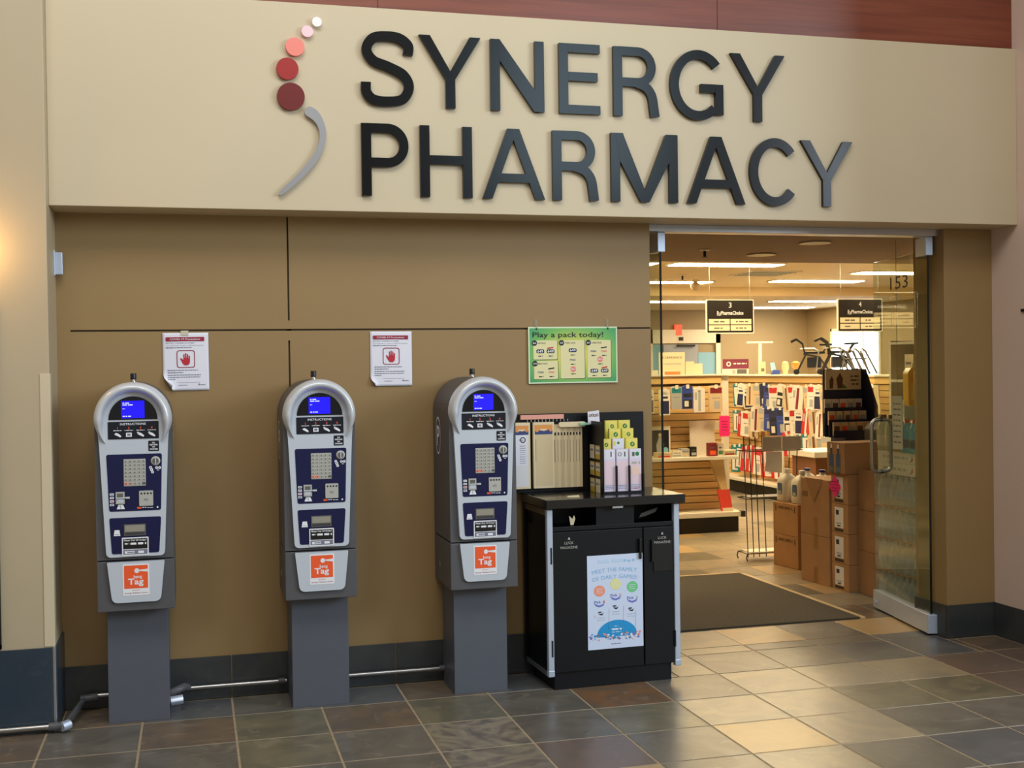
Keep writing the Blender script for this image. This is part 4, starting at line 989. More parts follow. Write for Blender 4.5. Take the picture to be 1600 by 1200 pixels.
# ---- slatwall display facing the entrance
def slatrun(t, x0, x1, y0, y1, axis, z0, z1, pitch=.066):
    z = z0; k = 0
    while z+.02 < z1:
        zt = min(z+pitch-.008, z1)
        if axis == 'x': MB().box(x0, x1, y0-.014, y0, z, zt, 'slat').build('slat', t)
        else: MB().box(x0-.014, x0, y0, y1, z, zt, 'slat').build('slat', t)
        z += pitch; k += 1
t = thing('slatwall_display', 'maple slatwall display facing the entrance with a white shelf and base', 'display', (0, 0, 0))
MB().box(2.9, 4.43, 5.035, 5.10, .15, 1.475, 'slatgap').build('backing', t)
slatrun(t, 2.9, 4.43, 5.035, 0, 'x', .20, 1.40)
MB().box(2.88, 4.36, 5.0, 5.11, 1.405, 1.478, 'slat').build('top_board', t, bevel=.003); MB().box(2.86, 4.44, 4.98, 5.13, 1.478, 1.492, 'offw').build('top_cap', t)
MB().box(4.36, 4.44, 5.02, 5.12, .15, 1.478, 'offw').build('upright', t)
MB().box(2.9, 4.44, 4.74, 5.12, .150, .195, 'offw').build('base_deck', t, bevel=.004); MB().box(2.9, 4.42, 4.79, 5.10, 0, .150, 'kick').build('kickplate', t)
MB().box(2.9, 4.40, 4.73, 5.03, .690, .722, 'offw').build('shelf', t, bevel=.003)
MB().box(4.42, 4.46, 4.72, 4.78, .145, .200, 'kick').build('end_bumper', t)
b = MB(); b.X = Matrix.Translation((4.19, 0, 0)) @ Matrix.Rotation(0, 4, 'Z')
b.prism([(-.055, .69), (.085, .69), (.125, .40), (.06, .40)], 4.80, 4.83, mat('bracket_maple', (206, 176, 124), .5)).build('bracket', t)
t = thing('red_wedge', 'red price wedge leaning on the base of the slatwall display', 'sign', (4.27, 4.80, .196)); MB().prism([(-.01, 0), (.10, .0), (.065, .205), (-.055, .205)], 0, .03, mat('coral_red', (226, 70, 58), .5)).build('board', t); MB().prism([(.0, .0), (.105, .0), (.1, .03), (-.008, .03)], -.004, 0, 'cream').build('label_strip', t)
def pack(x, y, z, w, h, body, rz, label, group, kind=0, hook=.2, photo=None):
    """card-backed pack on a peg: card, printed panel and the peg that carries it"""
    t = thing('hanging_pack', label, 'package', (x, y, z), rz, group)
    MB().prism(rpoly([(-w/2, -h), (w/2, -h), (w/2, -.01), (w*.2, 0), (-w*.2, 0), (-w/2, -.01)], [.006, .006, .006, .004, .004, .006], 2), -.012, .012, body).build('card', t)
    b = MB(); Y = -.0126
    if kind == 0: b.rect(-w*.36, w*.30, -h*.92, -h*.16, Y, photo or 'whitep'); b.flat([(-w*.02, -h*.85), (w*.12, -h*.85), (w*.10, -h*.55), (w*.16, -h*.25), (w*.02, -h*.25), (-w*.02, -h*.55)], Y-.0008, 'brownp')
    elif kind == 1: b.rect(-w*.40, w*.40, -h*.95, -h*.45, Y, photo or 'navyp'); b.rect(-w*.30, w*.30, -h*.36, -h*.28, Y, 'navyp'); b.dashes(-w*.3, w*.3, -h*.2, h*.03, Y, 'greyink', int(z*100))
    elif kind == 2: b.rect(-w*.44, w*.44, -h*.30, -h*.08, Y, photo or 'redp'); b.dashes(-w*.3, w*.3, -h*.5, h*.03, Y, 'greyink', int(y*100)); b.rect(-w*.15, w*.3, -h*.9, -h*.6, Y, 'greyp')
    elif kind == 3: b.rect(-w*.10, w*.12, -h*.95, -h*.1, Y, photo or 'keydark'); b.rect(-w*.4, -w*.2, -h*.5, -h*.2, Y, 'greyp')
    elif kind == 4: b.rect(-w*.42, w*.42, -h*.97, -h*.60, Y, 'darkink'); b.rect(-w*.38, w*.38, -h*.5, -h*.35, Y, 'darkink'); b.rect(-w*.3, w*.1, -h*.9, -h*.66, Y-.0006, 'whitep')
    b.build('print', t)
    ho = MB().cyl((0, -.018, -.012), (0, hook, -.012), .003, 'steel', 6).build('peg', t)
    MB().rect(-.016, .016, -.028, .010, -.019, 'whitep').build('price_tag', t)
    return t
GA = 'packs on the slatwall facing the entrance'
for x, z, w, h, body, kind, ph, lb in ((3.53, 1.36, .085, .225, 'whitep', 1, 'keydark', 'white pack with a black photo hung next to the glass door edge'), (3.68, 1.36, .105, .245, 'whitep', 1, 'navyp', 'white pack with a dark photo band behind the glass door'), (3.80, 1.385, .105, .215, 'greyp', 2, 'teal', 'grey pack with a round clear window on the slatwall'), (3.91, 1.39, .105, .22, 'bluep', 4, None, 'blue and black striped pack on the slatwall'),
                                       (4.03, 1.37, .115, .235, 'whitep', 3, 'greyp', 'white pack with a leg drawing and dark foot band'), (4.20, 1.385, .135, .245, 'beigep', 2, 'maroon', 'beige and maroon pack at the slatwall end')):
    o = pack(x+.03, 4.86, z, w, h, M[body], 0, lb, GA, kind, .16, M[ph] if ph else None)
# shelf goods
def carton(name, x, y, z, w, d, h, m, lb, cat, grp=None, rz=0.0, pr=None):
    t = thing(name, lb, cat, (x, y, z), rz, grp)
    MB().box(-w/2, w/2, -d/2, d/2, 0, h, m).build('carton', t, bevel=.002)
    b = MB(); b.rect(-w*.4, w*.4, h*.12, h*.42, -d/2-.0006, pr or 'redp'); b.dashes(-w*.35, w*.35, h*.6, h*.1, -d/2-.0006, 'keydark', int(x*100)); b.build('print', t)
    return t
GH = 'goods on the white shelf of the slatwall display'
t = thing('display_book', 'large white framed picture of a person in black leaning on the slatwall shelf', 'picture', (3.69, 4.93, .7225))
MB().prism([(-.105, 0), (.105, 0), (.105, .285), (-.105, .285)], 0, .02, 'offw').build('frame', t)
b = MB(); b.rect(-.085, .09, .01, .25, -.0006, 'ink'); b.flat([(-.03, .02), (.03, .02), (.04, .12), (.01, .19), (-.01, .19), (-.04, .11)], -.0012, 'greyp'); b.disc(.055, .06, .028, -.0012, mat('aqua', (130, 200, 210), .5), 18); b.disc(.0, .205, .018, -.0012, 'beigep', 14); b.build('print', t)
carton('box', 3.50, 4.84, .7225, .085, .06, .135, 'cream', 'cream small carton with a red band at the end of the shelf', 'box', GH, 0, 'orange')
carton('box', 3.66, 4.80, .7225, .15, .08, .05, 'beigep', 'low beige box in front of the framed picture', 'box', GH); carton('box', 3.80, 4.82, .7225, .10, .08, .06, 'offw', 'low white box beside the low beige box', 'box', GH, 0, 'greyp')
carton('box', 3.90, 4.86, .7225, .085, .08, .075, 'greyp', 'grey cube carton on the white shelf', 'box', GH, 0, 'beigep'); carton('box', 3.985, 4.86, .7225, .06, .08, .09, 'kick', 'black cube carton on the white shelf', 'box', GH, 0, 'greyp')
carton('box', 4.155, 4.80, .7225, .075, .07, .125, 'maroon', 'maroon bottle carton under the pink price card', 'box', GH, 0, 'orange'); carton('box', 4.235, 4.80, .7225, .055, .07, .12, 'offw', 'white and green carton beside the maroon carton', 'box', GH, 0, M.setdefault('greenp', mat('green_card', (70, 120, 70), .5))); carton('box', 4.335, 4.83, .7225, .12, .09, .05, 'beigep', 'low beige box at the shelf end', 'box', GH, 0, 'maroon')
t = thing('white_board', 'blank white card standing on the shelf behind the cartons', 'board', (4.135, 4.95, .7225)); MB().prism([(-.125, 0), (.14, 0), (.11, .33), (-.135, .33)], 0, .012, 'offw').build('sheet', t); MB().box(-.1, .1, .012, .05, 0, .02, 'offw').build('foot', t)
def burst(x, y, z, w, h, lb, rz=0.0, n=26, dia=False):
    t = thing('price_card', lb, 'price card', (x, y, z), rz, 'neon pink price cards')
    pts = []
    for i in range(n*2):
        k = 1.0 if i % 2 else .88
        a = 2*PI*i/(n*2)
        c, s_ = math.cos(a), math.sin(a)
        q = max(abs(c), abs(s_)) if not dia else (abs(c)+abs(s_))
        pts.append((w/2*c/q*k, h/2*s_/q*k))
    MB().prism(pts, -.002, .002, 'pink').build('card', t)
    b = MB()
    for i in range(4): b.dashes(-w*.25, w*.25, h*.2-i*h*.13, h*.035, -.0026, 'crimson', i)
    b.build('print', t)
burst(4.255, 4.72, 1.005, .115, .205, 'neon pink price card with jagged edges in front of the blank white card')
MB().box(-.01, .01, .004, .2, -.04, .04, 'offw').build('holder', bpy.data.objects['price_card'])
# things on top of the slatwall
t = thing('clearance_sign', 'cream clearance sign standing on the slatwall top', 'sign', (3.875, 5.05, 1.4925)); MB().box(-.13, .13, 0, .02, 0, .215, 'cream').build('sheet', t)
b = MB(); b.text('CLEARANCE', 0, .155, .020, -.0008, 'darkink', fit=.2); b.rect(-.08, .08, .0, .03, -.0008, mat('orange_bar', (214, 132, 70), .5)); b.dashes(-.09, .09, .10, .006, -.0008, 'greyink', 1); b.build('print', t)
t = thing('file_box', 'two plain cream cartons stepped behind the clearance sign', 'box', (4.10, 5.07, 1.4925)); MB().box(-.09, .0, -.02, .02, 0, .125, 'cream').box(.0, .085, -.02, .02, 0, .105, 'cream').build('carton', t)
t = thing('strip_card', 'long low white card with a red square on the slatwall top', 'card', (3.60, 5.04, 1.4925)); MB().box(-.14, .12, -.01, .01, 0, .045, 'offw').build('sheet', t); MB().rect(-.13, -.10, .006, .036, -.0108, 'maroon').build('print', t)

# ---- long slatwall gondola of hanging packs, running into the shop
t = thing('slatwall_gondola', 'long maple slatwall gondola with rows of hanging packs', 'display', (0, 0, 0))
MB().box(6.17, 6.60, 4.9, 9.6, .15, 1.44, 'slatgap').build('backing', t)
slatrun(t, 6.17, 0, 4.9, 9.6, 'y', .18, 1.36)
MB().box(6.13, 6.62, 4.88, 9.62, 1.365, 1.44, 'slat').build('top_board', t, bevel=.003); MB().box(6.10, 6.65, 4.86, 9.64, 1.44, 1.455, 'offw').build('top_cap', t)
MB().box(5.93, 6.6, 4.9, 9.6, .150, .185, 'offw').build('base_deck', t, bevel=.003); MB().box(5.97, 6.6, 4.9, 9.6, 0, .150, 'kick').build('kickplate', t)
pal = {'t': ('teal', 0, None), 'w': ('whitep', 1, 'navyp'), 'b': ('beigep', 3, 'brownp'), 'n': ('navyp', 4, None), 'l': ('bluep', 2, 'navyp'), 'r': ('whitep', 2, 'redp'), 'R': ('redp', 3, 'whitep'), 'g': ('greyp', 3, 'greyp'), 'k': ('whitep', 4, None), 'y': ('beigep', 2, 'greyp'), 'm': ('whitep', 3, 'maroon')}
nm = {'t': 'teal and white pack', 'w': 'white pack with a navy photo panel', 'b': 'beige pack with a brown bar', 'n': 'navy and black pack', 'l': 'blue pack with a navy heading', 'r': 'white pack with a red heading', 'R': 'red pack with a white bar', 'g': 'pale grey pack', 'k': 'white pack with black panels', 'y': 'beige pack with a grey heading', 'm': 'white pack with a maroon bar'}
rowsP = [('top row', 1.345, .305, 'twwbynlrkbrmyrwbgggtkb', 8.16, .148), ('middle row', 1.005, .325, 'tRrbmylnlkrwRbmygggwbg', 8.16, .148), ('bottom row', .585, .35, 'ttRRrRrRmRbttbgygywbgb', 8.16, .148)]
rp = random.Random(11)
for rname, z, h, seq, y0, dy in rowsP:
    for i, c in enumerate(seq):
        body, kd, ph = pal[c]
        y = y0-i*dy
        hh = h*rp.uniform(.86, 1.0); zz = z+rp.uniform(-.012, .012)
        if rname == 'middle row' and i > 3: zz += .07
        if rname == 'bottom row' and i > 8: zz += .22; hh *= .8
        pk = pack(6.02+rp.uniform(-.02, .02), y, zz, rp.uniform(.105, .135), hh, M[body], math.radians(-62+rp.uniform(-14, 22)), nm[c]+' in the '+rname+' of the long gondola', 'packs hanging on the long gondola', kd, .15, M[ph] if ph else None)
        pk.rotation_euler = (rp.uniform(-.05, .05), rp.uniform(-.10, .12), pk.rotation_euler[2])
# ---- goods on top of the gondola
t = thing('maroon_sign', 'maroon and white advertising sign on the gondola end', 'sign', (6.43, 9.02, 1.456)); MB().box(-.19, .19, 0, .015, 0, .205, 'whitep').build('board', t)
b = MB(); b.rect(-.19, .19, .075, .205, -.0006, mat('plum', (120, 40, 72), .5)); b.ring(-.10, .140, .018, .034, -.001, 'whitep', 16); b.dashes(-.03, .16, .135, .018, -.001, 'whitep', 3); b.rect(-.05, .0, .01, .06, -.001, 'greyp'); b.rect(.02, .16, .008, .07, -.001, 'keydark'); b.build('print', t)
t = thing('t_stand', 'white T-shaped display stand rising above the gondola', 'stand', (6.45, 8.35, 1.456)); MB().box(-.02, .02, -.012, .012, 0, .40, 'offw').build('pole', t); MB().box(-.18, .18, -.014, .014, .40, .422, 'offw').build('crossbar', t, bevel=.002); MB().box(-.06, .06, -.05, .05, 0, .008, 'offw').build('foot', t)
def figure(x, y, kind, lb):
    t = thing('shelf_item', lb, 'box', (x, y, 1.456), -.4, 'small goods on top of the gondola')
    if kind == 0: MB().box(-.035, .035, -.02, .02, 0, .16, 'beigep').build('carton', t); MB().rect(-.02, .02, .04, .08, -.0206, 'keydark').build('print', t)
    elif kind == 1: MB().prism([(-.06, 0), (.05, 0), (.06, .05), (-.02, .06)], -.03, .03, 'bluep').build('base', t); MB().prism([(-.05, .05), (.01, .05), (-.01, .15), (-.06, .145)], -.015, .015, mat('sky_card', (150, 196, 226), .5)).build('card', t)
    elif kind == 2: MB().lathe([(.012, 0), (.012, .06), (.05, .10), (.05, .14), (.02, .16)], mat('amber_plastic', (214, 140, 60), .4), n=14).build('body', t, smooth=True)
    else: MB().lathe([(.03, 0), (.03, .04), (.045, .08), (.035, .15), (.012, .16)], 'beigep', n=14).build('body', t, smooth=True)
figure(6.32, 8.02, 0, 'small beige carton on the gondola top'); figure(6.40, 7.84, 1, 'blue base with a pale blue card on the gondola top'); figure(6.42, 7.62, 3, 'beige bottle beside the amber ornament on the gondola top'); figure(6.42, 7.36, 2, 'amber bulbous ornament on the gondola top')
def rollator(x, y, rz, lb):
    t = thing('rollator', lb, 'rollator', (x, y, 1.456), rz, 'rollators on top of the gondola')
    fr = M['kick']
    for s_ in (-.13, .13):
        MB().tube([(-.20, s_, .02), (-.10, s_, .22), (-.13, s_, .36), (-.18, s_, .40)], .011, fr, 7).build('frame_side', t, smooth=True)
        MB().tube([(.18, s_, .02), (.06, s_, .20), (-.12, s_, .24)], .010, fr, 7).build('frame_side', t, smooth=True)
        MB().tube([(-.16, s_, .30), (.0, s_, .30), (.05, s_, .27), (.02, s_, .04)], .009, 'alu', 7).build('tube', t, smooth=True)
        MB().tube([(-.13, s_, .36), (-.20, s_, .41), (-.26, s_, .38)], .014, 'black', 7).build('handlebar', t, smooth=True)
        for xx in (-.20, .18):
            b = MB(); b.X = Matrix.Translation((xx, s_, .034)) @ Matrix.Rotation(PI/2, 4, 'X'); b.lathe([(.02, -.012), (.034, -.010), (.034, .010), (.02, .012)], 'black', n=14); b.build('wheel', t)
    MB().box(-.10, .12, -.13, .13, .24, .265, 'black').build('seat', t, bevel=.004); MB().box(.06, .20, -.13, .13, .335, .355, 'black').build('backrest', t, bevel=.004); MB().tube([(.10, -.12, .26), (.16, -.12, .345)], .008, fr, 6).tube([(.10, .12, .26), (.16, .12, .345)], .008, fr, 6).build('backrest_post', t)
    MB().box(-.08, .08, -.11, .11, .08, .20, mat('bag_navy', (30, 34, 48), .7)).build('basket', t, bevel=.01)
rollator(6.40, 6.88, -.5, 'black rollator with pale metal tubes beside the amber ornament')
rollator(6.42, 6.36, -.45, 'black rollator nearer the bright window, behind the other rollator')
walker_n = 0
def walker(x, y, lb):
    t = thing('folding_walker', lb, 'walker', (x, y, 1.467), .2, 'folded walkers on top of the gondola')
    for k in range(2):
        MB().tube([(-.14+.1*k, -.05, 0), (-.26+.1*k, -.05, .24), (-.20+.1*k, 0, .27), (-.10+.1*k, .05, .24), (.06+.1*k, .05, 0)], .010, 'keydark', 7).build('frame_side', t, smooth=True)
    MB().tube([(-.24, -.05, .16), (-.02, .02, .16)], .008, 'kick', 6).build('crossbar', t)
walker(6.40, 5.98, 'folded grey walker standing next to the rollators')
walker(6.40, 5.72, 'folded grey walker farther from the rollators, over the navy display')

# ---- side counter
t = thing('side_counter', 'low brown counter with a white top behind the cardboard boxes', 'counter', (5.25, 4.6, 0)); MB().box(-.2, .3, -.15, .3, 0, .70, mat('brown_panel', (128, 84, 54), .5)).build('body', t); MB().box(-.23, .33, -.18, .33, .70, .755, 'offw').build('top', t, bevel=.003)

# ---- wire rack with its header boards
t = thing('wire_rack', 'black wire floor rack with two blank grey header boards', 'rack', (3.93, 3.22, 0)); bk = M['kick']
for x in (-.21, -.16, -.11, -.05, .20, .27): MB().cyl((x, -.06 if x < 0 else .06, .03), (x, 0, .995), .004, bk, 6).build('wire', t)
for z in (.06, .50, .88): MB().tube([(-.22, -.07, z), (.28, -.07, z), (.28, .10, z), (-.22, .10, z)], .004, bk, 6, closed=True).build('shelf_wire', t)
for x in (-.22, .28):
    for y in (-.07, .10): MB().tube([(x, y, .06), (x-.015, y-.01, .03), (x, y, .003)], .005, bk, 6).build('foot', t)
MB().box(-.19, .27, -.07, .10, .505, .512, 'keydark').build('tray', t); MB().box(-.19, .27, -.07, .10, .065, .072, 'offw').build('tray', t)
for x0, x1 in ((-.085, .082), (.09, .255)): MB().box(x0, x1, -.085, -.075, .885, .995, mat('header_grey', (196, 188, 172), .5)).build('header_board', t, bevel=.002)
MB().prism(rpoly([(-.075, .72), (.085, .70), (.085, .875), (-.055, .875), (-.055, .80)], .01), -.088, -.08, 'whitep').build('hang_card', t)

# ---- cardboard boxes stacked by the door
GB = 'cardboard boxes stacked inside the door'
def box(x0, x1, y0, y1, z0, z1, lb, kind, m='card', rz=0.0):
    cx, cy = (x0+x1)/2, (y0+y1)/2; w, d, h = x1-x0, y1-y0, z1-z0
    t = thing('cardboard_box', lb, 'box', (cx, cy, z0), rz, GB)
    MB().box(-w/2, w/2, -d/2, d/2, 0, h-.0015, m).build('carton', t, bevel=.004)
    b = MB(); b.X = Matrix.Translation((-w/2-.0008, 0, 0)) @ Matrix.Rotation(-PI/2, 4, 'Z')     # draws on the flank that faces -X
    if kind == 'label':
        b.rect(-d*.30, d*.22, h*.18, h*.88, 0, 'whitep'); b.rect(-d*.22, -d*.04, h*.62, h*.78, -.0006, 'darkink'); b.rect(-d*.2, d*.1, h*.30, h*.36, -.0006, 'keys'); b.rect(-d*.15, d*.05, h*.22, h*.27, -.0006, 'darkink'); b.rect(-d*.30, d*.22, h*.06, h*.15, -.0006, 'kick')
        b.build('label', t)
    elif kind == 'tape':
        b.rect(-d*.05, d*.09, h*.02 if 'under' in lb else h*.0, h*.35, 0, 'tapeb'); b.rect(-d*.05, d*.09, h*.72, h*.99, 0, 'tapeb'); b.build('tape', t)
    elif kind == 'flap':
        b.add([(-d*.34, 0, h), (d*.30, 0, h), (-d*.02, -.004, h*.58)], [(0, 2, 1)], 'card2'); b.rect(-d*.05, d*.10, 0, h*.32, 0, 'tapeb')
        for k in range(5): b.rect(-d*.42+k*.014, -d*.42+k*.014+.004, h*.66, h*.76, -.0006, 'kick')
        b.build('flap_print', t)
    elif kind == 'print':
        b.rect(-d*.36, d*.36, h*.80, h*.805+.002, -.0004, 'brownp'); b.dashes(-d*.28, d*.28, h*.82, .016, 0, 'brownp', 2); b.rect(-d*.40, -d*.37, h*.72, h*.92, 0, 'kick'); b.rect(d*.36, d*.39, h*.72, h*.92, 0, 'kick'); b.build('print', t)
    elif kind == 'bottles':
        for q in (-.055, .03):
            b.rect(q-.028, q+.030, h*.02, h*.62, 0, mat('water_blue', (24, 70, 112), .5)); b.rect(q-.026, q+.028, h*.05, h*.22, -.0005, mat('water_grey', (90, 98, 100), .5)); b.rect(q-.012, q+.014, h*.62, h*.80, 0, 'navyp'); b.rect(q-.009, q+.011, h*.80, h*.93, 0, 'whitep'); b.rect(q-.028, q+.03, h*.34, h*.38, -.0005, 'bluep')
        b.build('bottle_print', t)
    return t
r5 = math.radians
box(3.865, 4.25, 2.675, 2.995, 0, .25, 'short cardboard box on the floor under the water jugs stack', 'print', rz=r5(8)); box(3.865, 4.25, 2.675, 2.995, .25, .50, 'short cardboard box carrying the plastic water jugs', 'print', rz=r5(8))
box(3.735, 4.13, 1.965, 2.31, 0, .345, 'tall wide cardboard box taped shut at the bottom, under the flapped one', 'tape', rz=r5(6)); box(3.735, 4.13, 1.965, 2.31, .345, .752, 'tall wide cardboard box with an open triangular flap', 'flap', rz=r5(6))
zs = [0, .185, .397, .60, .812]
for i, lb in enumerate(('lowest labelled cardboard box of the four-high stack', 'second labelled cardboard box up in the four-high stack', 'third labelled cardboard box up in the four-high stack', 'labelled cardboard box behind the pink price burst')):
    box(3.765, 4.10, 1.725, 1.935, zs[i], zs[i+1], lb, 'label', 'card', r5(2))
box(3.74, 4.11, 1.72, 1.945, .812, 1.03, 'cardboard box printed with two blue water bottles on top of the stack', 'bottles', 'card2', r5(2))
zs = [0, .296, .574, .85]
for i, lb in enumerate(('lowest plain cardboard box between the labelled stack and the bottle cases', 'middle plain cardboard box between the labelled stack and the bottle cases', 'topmost plain cardboard box between the labelled stack and the bottle cases')):
    box(3.83, 4.22, 1.49, 1.695, zs[i], zs[i+1], lb, 'plain', 'card2')
burst(3.752, 1.86, .715, .125, .165, 'neon pink diamond price burst stuck to the labelled boxes', r5(-75), 14, True)
# water jugs
def jug(x, y, z, lb, rz=0.0, s=1.0):
    t = thing('water_jug', lb, 'jug', (x, y, z), rz, 'plastic water jugs on the boxes')
    pm = mat('milky_plastic', (232, 226, 208), .35)
    q = []
    for zz, r in ((0, .062), (.01, .070), (.15, .070), (.18, .064), (.205, .040), (.218, .022), (.235, .022)):
        for j in range(20):
            a = 2*PI*j/20; c, sn = math.cos(a), math.sin(a); k = (abs(c)**4+abs(sn)**4)**-.25 if zz < .19 else 1
            q.append((r*c*k*s, r*sn*k*s, zz*s))
    MB().add(q, [(i*20+j, i*20+(j+1) % 20, (i+1)*20+(j+1) % 20, (i+1)*20+j) for i in range(6) for j in range(20)]+[list(range(19, -1, -1)), [120+j for j in range(20)]], pm).build('body', t, smooth=True)
    MB().lathe([(.024, .232*s), (.024, .250*s), (.02, .253*s)], mat('jug_cap', (238, 236, 230), .4) if 'white' in lb else mat('jug_cap_blue', (40, 44, 130), .4), n=16).build('cap', t)
    b = MB(); b.X = Matrix.Translation((-.0715*s, 0, 0)) @ Matrix.Rotation(-PI/2, 4, 'Z'); b.prism(rrect(-.030, .026, .055, .145, .018), -.001, .001, mat('jug_label', (74, 96, 128), .5)); b.rect(-.022, .018, .06, .085, -.0016, 'greyp'); b.build('label', t)
    MB().tube([(.0, .055*s, .205*s), (.0, .078*s, .17*s), (.0, .076*s, .10*s)], .010, pm, 8).build('handle', t, smooth=True)
jug(3.955, 2.935, .50, 'white-capped water jug next to the wire rack', r5(8)); jug(3.98, 2.745, .50, 'white-capped water jug next to the flapped box', r5(8))
jug(4.125, 2.93, .50, 'blue-capped water jug at the back of the short box', r5(8)); jug(4.15, 2.74, .50, 'blue-capped water jug behind the flapped box', r5(8))
# navy cardboard counter display full of packets
t = thing('floor_display', 'navy cardboard display with a picture header and small packets', 'display', (4.25, 2.50, 0))
MB().box(-.09, .19, -.10, .12, 0, 1.02, 'navyp').build('body', t); MB().box(-.16, .19, .10, .115, 1.02, 1.53, 'navyp').build('back', t)
b = MB(); b.X = Matrix.Translation((.175, 0, 0)) @ Matrix.Rotation(PI/2, 4, 'Z'); b.prism([(-.10, 1.02), (.11, 1.02), (.11, 1.53), (.06, 1.53), (-.10, 1.25)], -.008, .008, 'navyp'); b.build('side_panel', t)
ho = MB().box(-.15, .15, .08, .10, 1.375, 1.525, 'cream').build('header', t); b = MB(); b.flat([(-.12, 1.385), (-.09, 1.385), (-.085, 1.45), (-.10, 1.48), (-.12, 1.45)], .0792, 'brownp'); b.flat([(-.05, 1.385), (-.01, 1.385), (-.005, 1.46), (-.03, 1.505), (-.06, 1.46)], .0792, 'brownp'); b.flat([(-.02, 1.385), (.03, 1.385), (.0, 1.42)], .0791, mat('leaf_green', (90, 140, 60), .5)); b.dashes(.06, .13, 1.47, .012, .0792, 'keydark', 1); b.dashes(.06, .13, 1.44, .012, .0792, 'keydark', 2); b.dashes(.07, .13, 1.41, .012, .0792, 'keydark', 3); tag(b.build('header_print', t), kind='stuff')
r6 = random.Random(4)
for row, (z, y) in enumerate(((1.02, -.10), (1.10, -.03), (1.19, .03))):
    MB().box(-.19, .165, y, y+.006, 1.02, z+.05, 'navyp').build('tier', t)
    for i in range(5):
        q = thing('packet', ('small beige packet in the lowest', 'small orange packet in the middle', 'small white packet in the top')[row]+' tier of the navy display', 'packet', (4.25-.15+i*.065, 2.50+y+.03, z+.01), r6.uniform(-.3, .3), 'packets in the navy display')
        MB().prism(rrect(-.028, .028, 0, .105, .004, 2), -.008, .008, ('beigep', 'cream', 'whitep')[row]).build('pouch', q)
        MB().rect(-.02, .02, .03, .075, -.0086, ('brownp', 'orange', 'greyp')[(row+i) % 3]).build('print', q)
t = thing('black_bin', 'black plastic bin with a pale rim behind the door handle', 'bin', (4.27, 2.08, .85)); MB().prism(rpoly([(-.10, 0), (.10, 0), (.10, .30), (-.06, .30), (-.10, .25)], .015), -.08, .08, 'kick').build('body', t, bevel=.004); MB().tube([(-.10, -.085, .0), (-.10, -.085, .25), (-.06, -.085, .30), (.10, -.085, .30)], .007, 'greyp', 6).build('rim', t)
MB().box(-.1, .1, -.08, .08, -.85, 0, 'card2').build('pedestal', t)

# ---- shrink-wrapped cases of bottles behind the glass leaf
pet = mat('clear_bottle', (206, 208, 196), .06, alpha=.5); film = mat('shrink_film', (232, 232, 220), .08, alpha=.16, bump=1.0, scale=26); lbl = mat('bottle_label', (150, 160, 168), .4)
bot = MB().lathe([(.030, 0), (.034, .008), (.034, .12), (.030, .15), (.014, .180), (.013, .195)], pet, n=12).build('bottle', None, smooth=True); bmesh_b = bot.data
bpy.data.objects.remove(bot)
capm = MB().lathe([(.0145, .190), (.0145, .204)], 'whitep', n=10).lathe([(.0346, .06), (.0346, .11)], lbl, n=12); cap_o = capm.build('cap_label'); cap_me = cap_o.data; bpy.data.objects.remove(cap_o)
for k in range(4):
    z = .002+k*.212
    t = thing('water_case', ('lowest shrink-wrapped case of clear bottles on the floor behind the glass', 'second shrink-wrapped case of clear bottles up from the floor', 'third shrink-wrapped case of clear bottles up from the floor', 'topmost case of clear bottles, under the white cartons')[k], 'bottle case', (4.03, 1.15, z), 0, 'cases of clear water bottles')
    MB().box(-.235, .225, -.275, .275, 0, .006, 'card').build('tray', t)
    for i in range(6):
        for j in range(8):
            if i > 1 and j > 0: continue
            o = bpy.data.objects.new('bottle', bmesh_b); COL.objects.link(o); o.parent = t; o.location = (-.195+i*.072, -.235+j*.067, .006)
            c = bpy.data.objects.new('cap_label', cap_me); COL.objects.link(c); c.parent = o
    MB().prism(rrect(-.236, .226, .004, .209, .02), -.277, .277, film).build('wrap', t)
z0 = .002+4*.212
for i, lb in enumerate(('lower flat white printed carton on the bottle cases', 'upper flat white printed carton under the teal bottles')):
    t = thing('flat_carton', lb, 'carton', (4.03, 1.15, z0+i*.075), 0, 'flat printed cartons'); MB().box(-.22, .22, -.26, .26, 0, .074, 'offw').build('carton', t, bevel=.003)
    b = MB(); b.X = Matrix.Translation((-.2206, 0, 0)) @ Matrix.Rotation(-PI/2, 4, 'Z'); b.flat([(.10, .01), (.14, .03), (.13, .06), (.12, .03)], 0, 'redp'); b.dashes(-.2, .08, .03, .018, 0, 'keys', i); b.build('print', t)
z1 = z0+.151
tb = mat('teal_liquid', (40, 176, 186), .12, alpha=.9)
for i in range(2):
    for j in range(3):
        t = thing('teal_bottle', 'teal bottle with a red cap standing on the white cartons', 'bottle', (3.835+i*.085, .935+j*.085, z1), 0, 'teal bottles on the cartons')
        MB().lathe([(.036, 0), (.039, .01), (.039, .13), (.030, .17), (.015, .19)], tb, n=16).build('body', t, smooth=True); MB().lathe([(.017, .188), (.017, .212)], 'redp', n=12).build('cap', t); MB().lathe([(.0395, .03), (.0395, .085)], mat('dark_teal_label', (24, 92, 100), .4), n=16).build('label', t)
for j in range(3):
    t = thing('clear_jug', 'clear plastic jug with a pale label behind the door handle', 'jug', (3.845, 1.215+j*.088, z1), 0, 'clear jugs on the cartons'); MB().lathe([(.038, 0), (.042, .01), (.042, .15), (.03, .19), (.016, .21)], mat('pale_plastic', (224, 218, 176), .2, alpha=.8), n=16).build('body', t, smooth=True); MB().lathe([(.018, .208), (.018, .232)], 'kick', n=12).build('cap', t); MB().lathe([(.0426, .03), (.0426, .10)], 'cream', n=16).build('label', t)
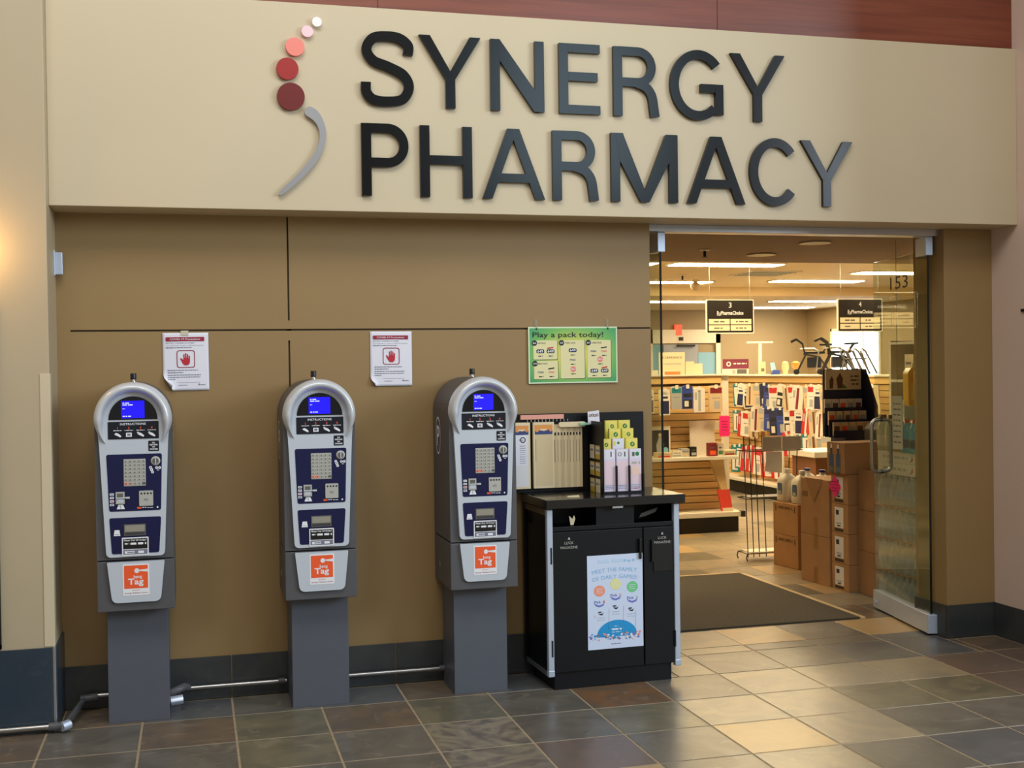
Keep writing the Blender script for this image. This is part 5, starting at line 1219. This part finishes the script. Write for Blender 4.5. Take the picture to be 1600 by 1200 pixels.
# tall shelf unit behind the bottles with yellow bags
t = thing('shelf_unit', 'tall off-white shelf unit behind the bin and bottle cases', 'shelf', (5.02, 2.62, 0)); MB().box(-.16, .16, -.50, -.47, 0, 1.75, 'offw').build('side', t); MB().box(-.16, .16, .27, .30, 0, 1.75, 'offw').build('side', t); MB().box(.145, .16, -.47, .27, 0, 1.75, 'swall').build('back', t)
for z in (.3, .7, 1.1, 1.42, 1.72): MB().box(-.16, .145, -.47, .27, z, z+.02, 'offw').build('shelf', t)
yb = mat('yellow_bag', (214, 170, 30), .35)
for j, y in enumerate((.86, 1.0)):
    q = thing('yellow_bag', ('yellow plastic bag hung at the pillar end of the shelf unit', 'yellow plastic bag hung beside the other yellow bag')[j], 'bag', (4.80, y+1.50, 1.24), 0, 'yellow bags on the shelf unit')
    MB().prism(rpoly([(-.06, 0), (.06, .01), (.065, .25), (.02, .30), (-.03, .30), (-.065, .26)], .02, 3), -.035, .035, yb).build('bag', q, bevel=.012); MB().prism([(-.04, .05), (.045, .05), (.045, .18), (-.04, .18)], -.037, -.0355, mat('yellow_label', (232, 200, 90), .4)).build('label', q)
    MB().cyl((0, 0, .29), (0, 0, .33), .004, 'steel', 6).build('hook', q); MB().box(0, .055, -.005, .005, .32, .335, 'offw').build('bracket', q)
for y, z, lb, m_ in ((.92, 1.12, 'white carton on the shelf below the yellow bags', 'offw'), (1.10, 1.12, 'pale teal carton on the shelf below the yellow bags', 'aqua'), (1.25, 1.44, 'cream carton on the upper shelf beside the yellow bags', 'cream'), (1.38, 1.12, 'grey carton at the shop end of the shelf unit', 'greyp')):
    mm = MATS.get('aqua') if m_ == 'aqua' else M[m_]
    carton('box', 4.95, y+1.42, z, .12, .14, .16 if z < 1.3 else .2, mm, lb, 'box', 'cartons on the shelf unit', r5(-90), 'greyp')
t = thing('hanging_strip', 'white hanging merchandise strip printed with grey lines', 'sign', (3.790, 1.145, 1.02)); MB().box(-.003, .003, -.055, .055, 0, .34, 'whitep').build('strip', t)
b = MB(); b.X = Matrix.Translation((-.0036, 0, 0)) @ Matrix.Rotation(-PI/2, 4, 'Z')
for i in range(8): b.dashes(-.04, .04, .04+i*.035, .010, 0, 'greyink', i)
b.build('print', t); MB().cyl((0, 0, .34), (0, 0, 1.40), .002, 'steel', 6).build('wire', t)
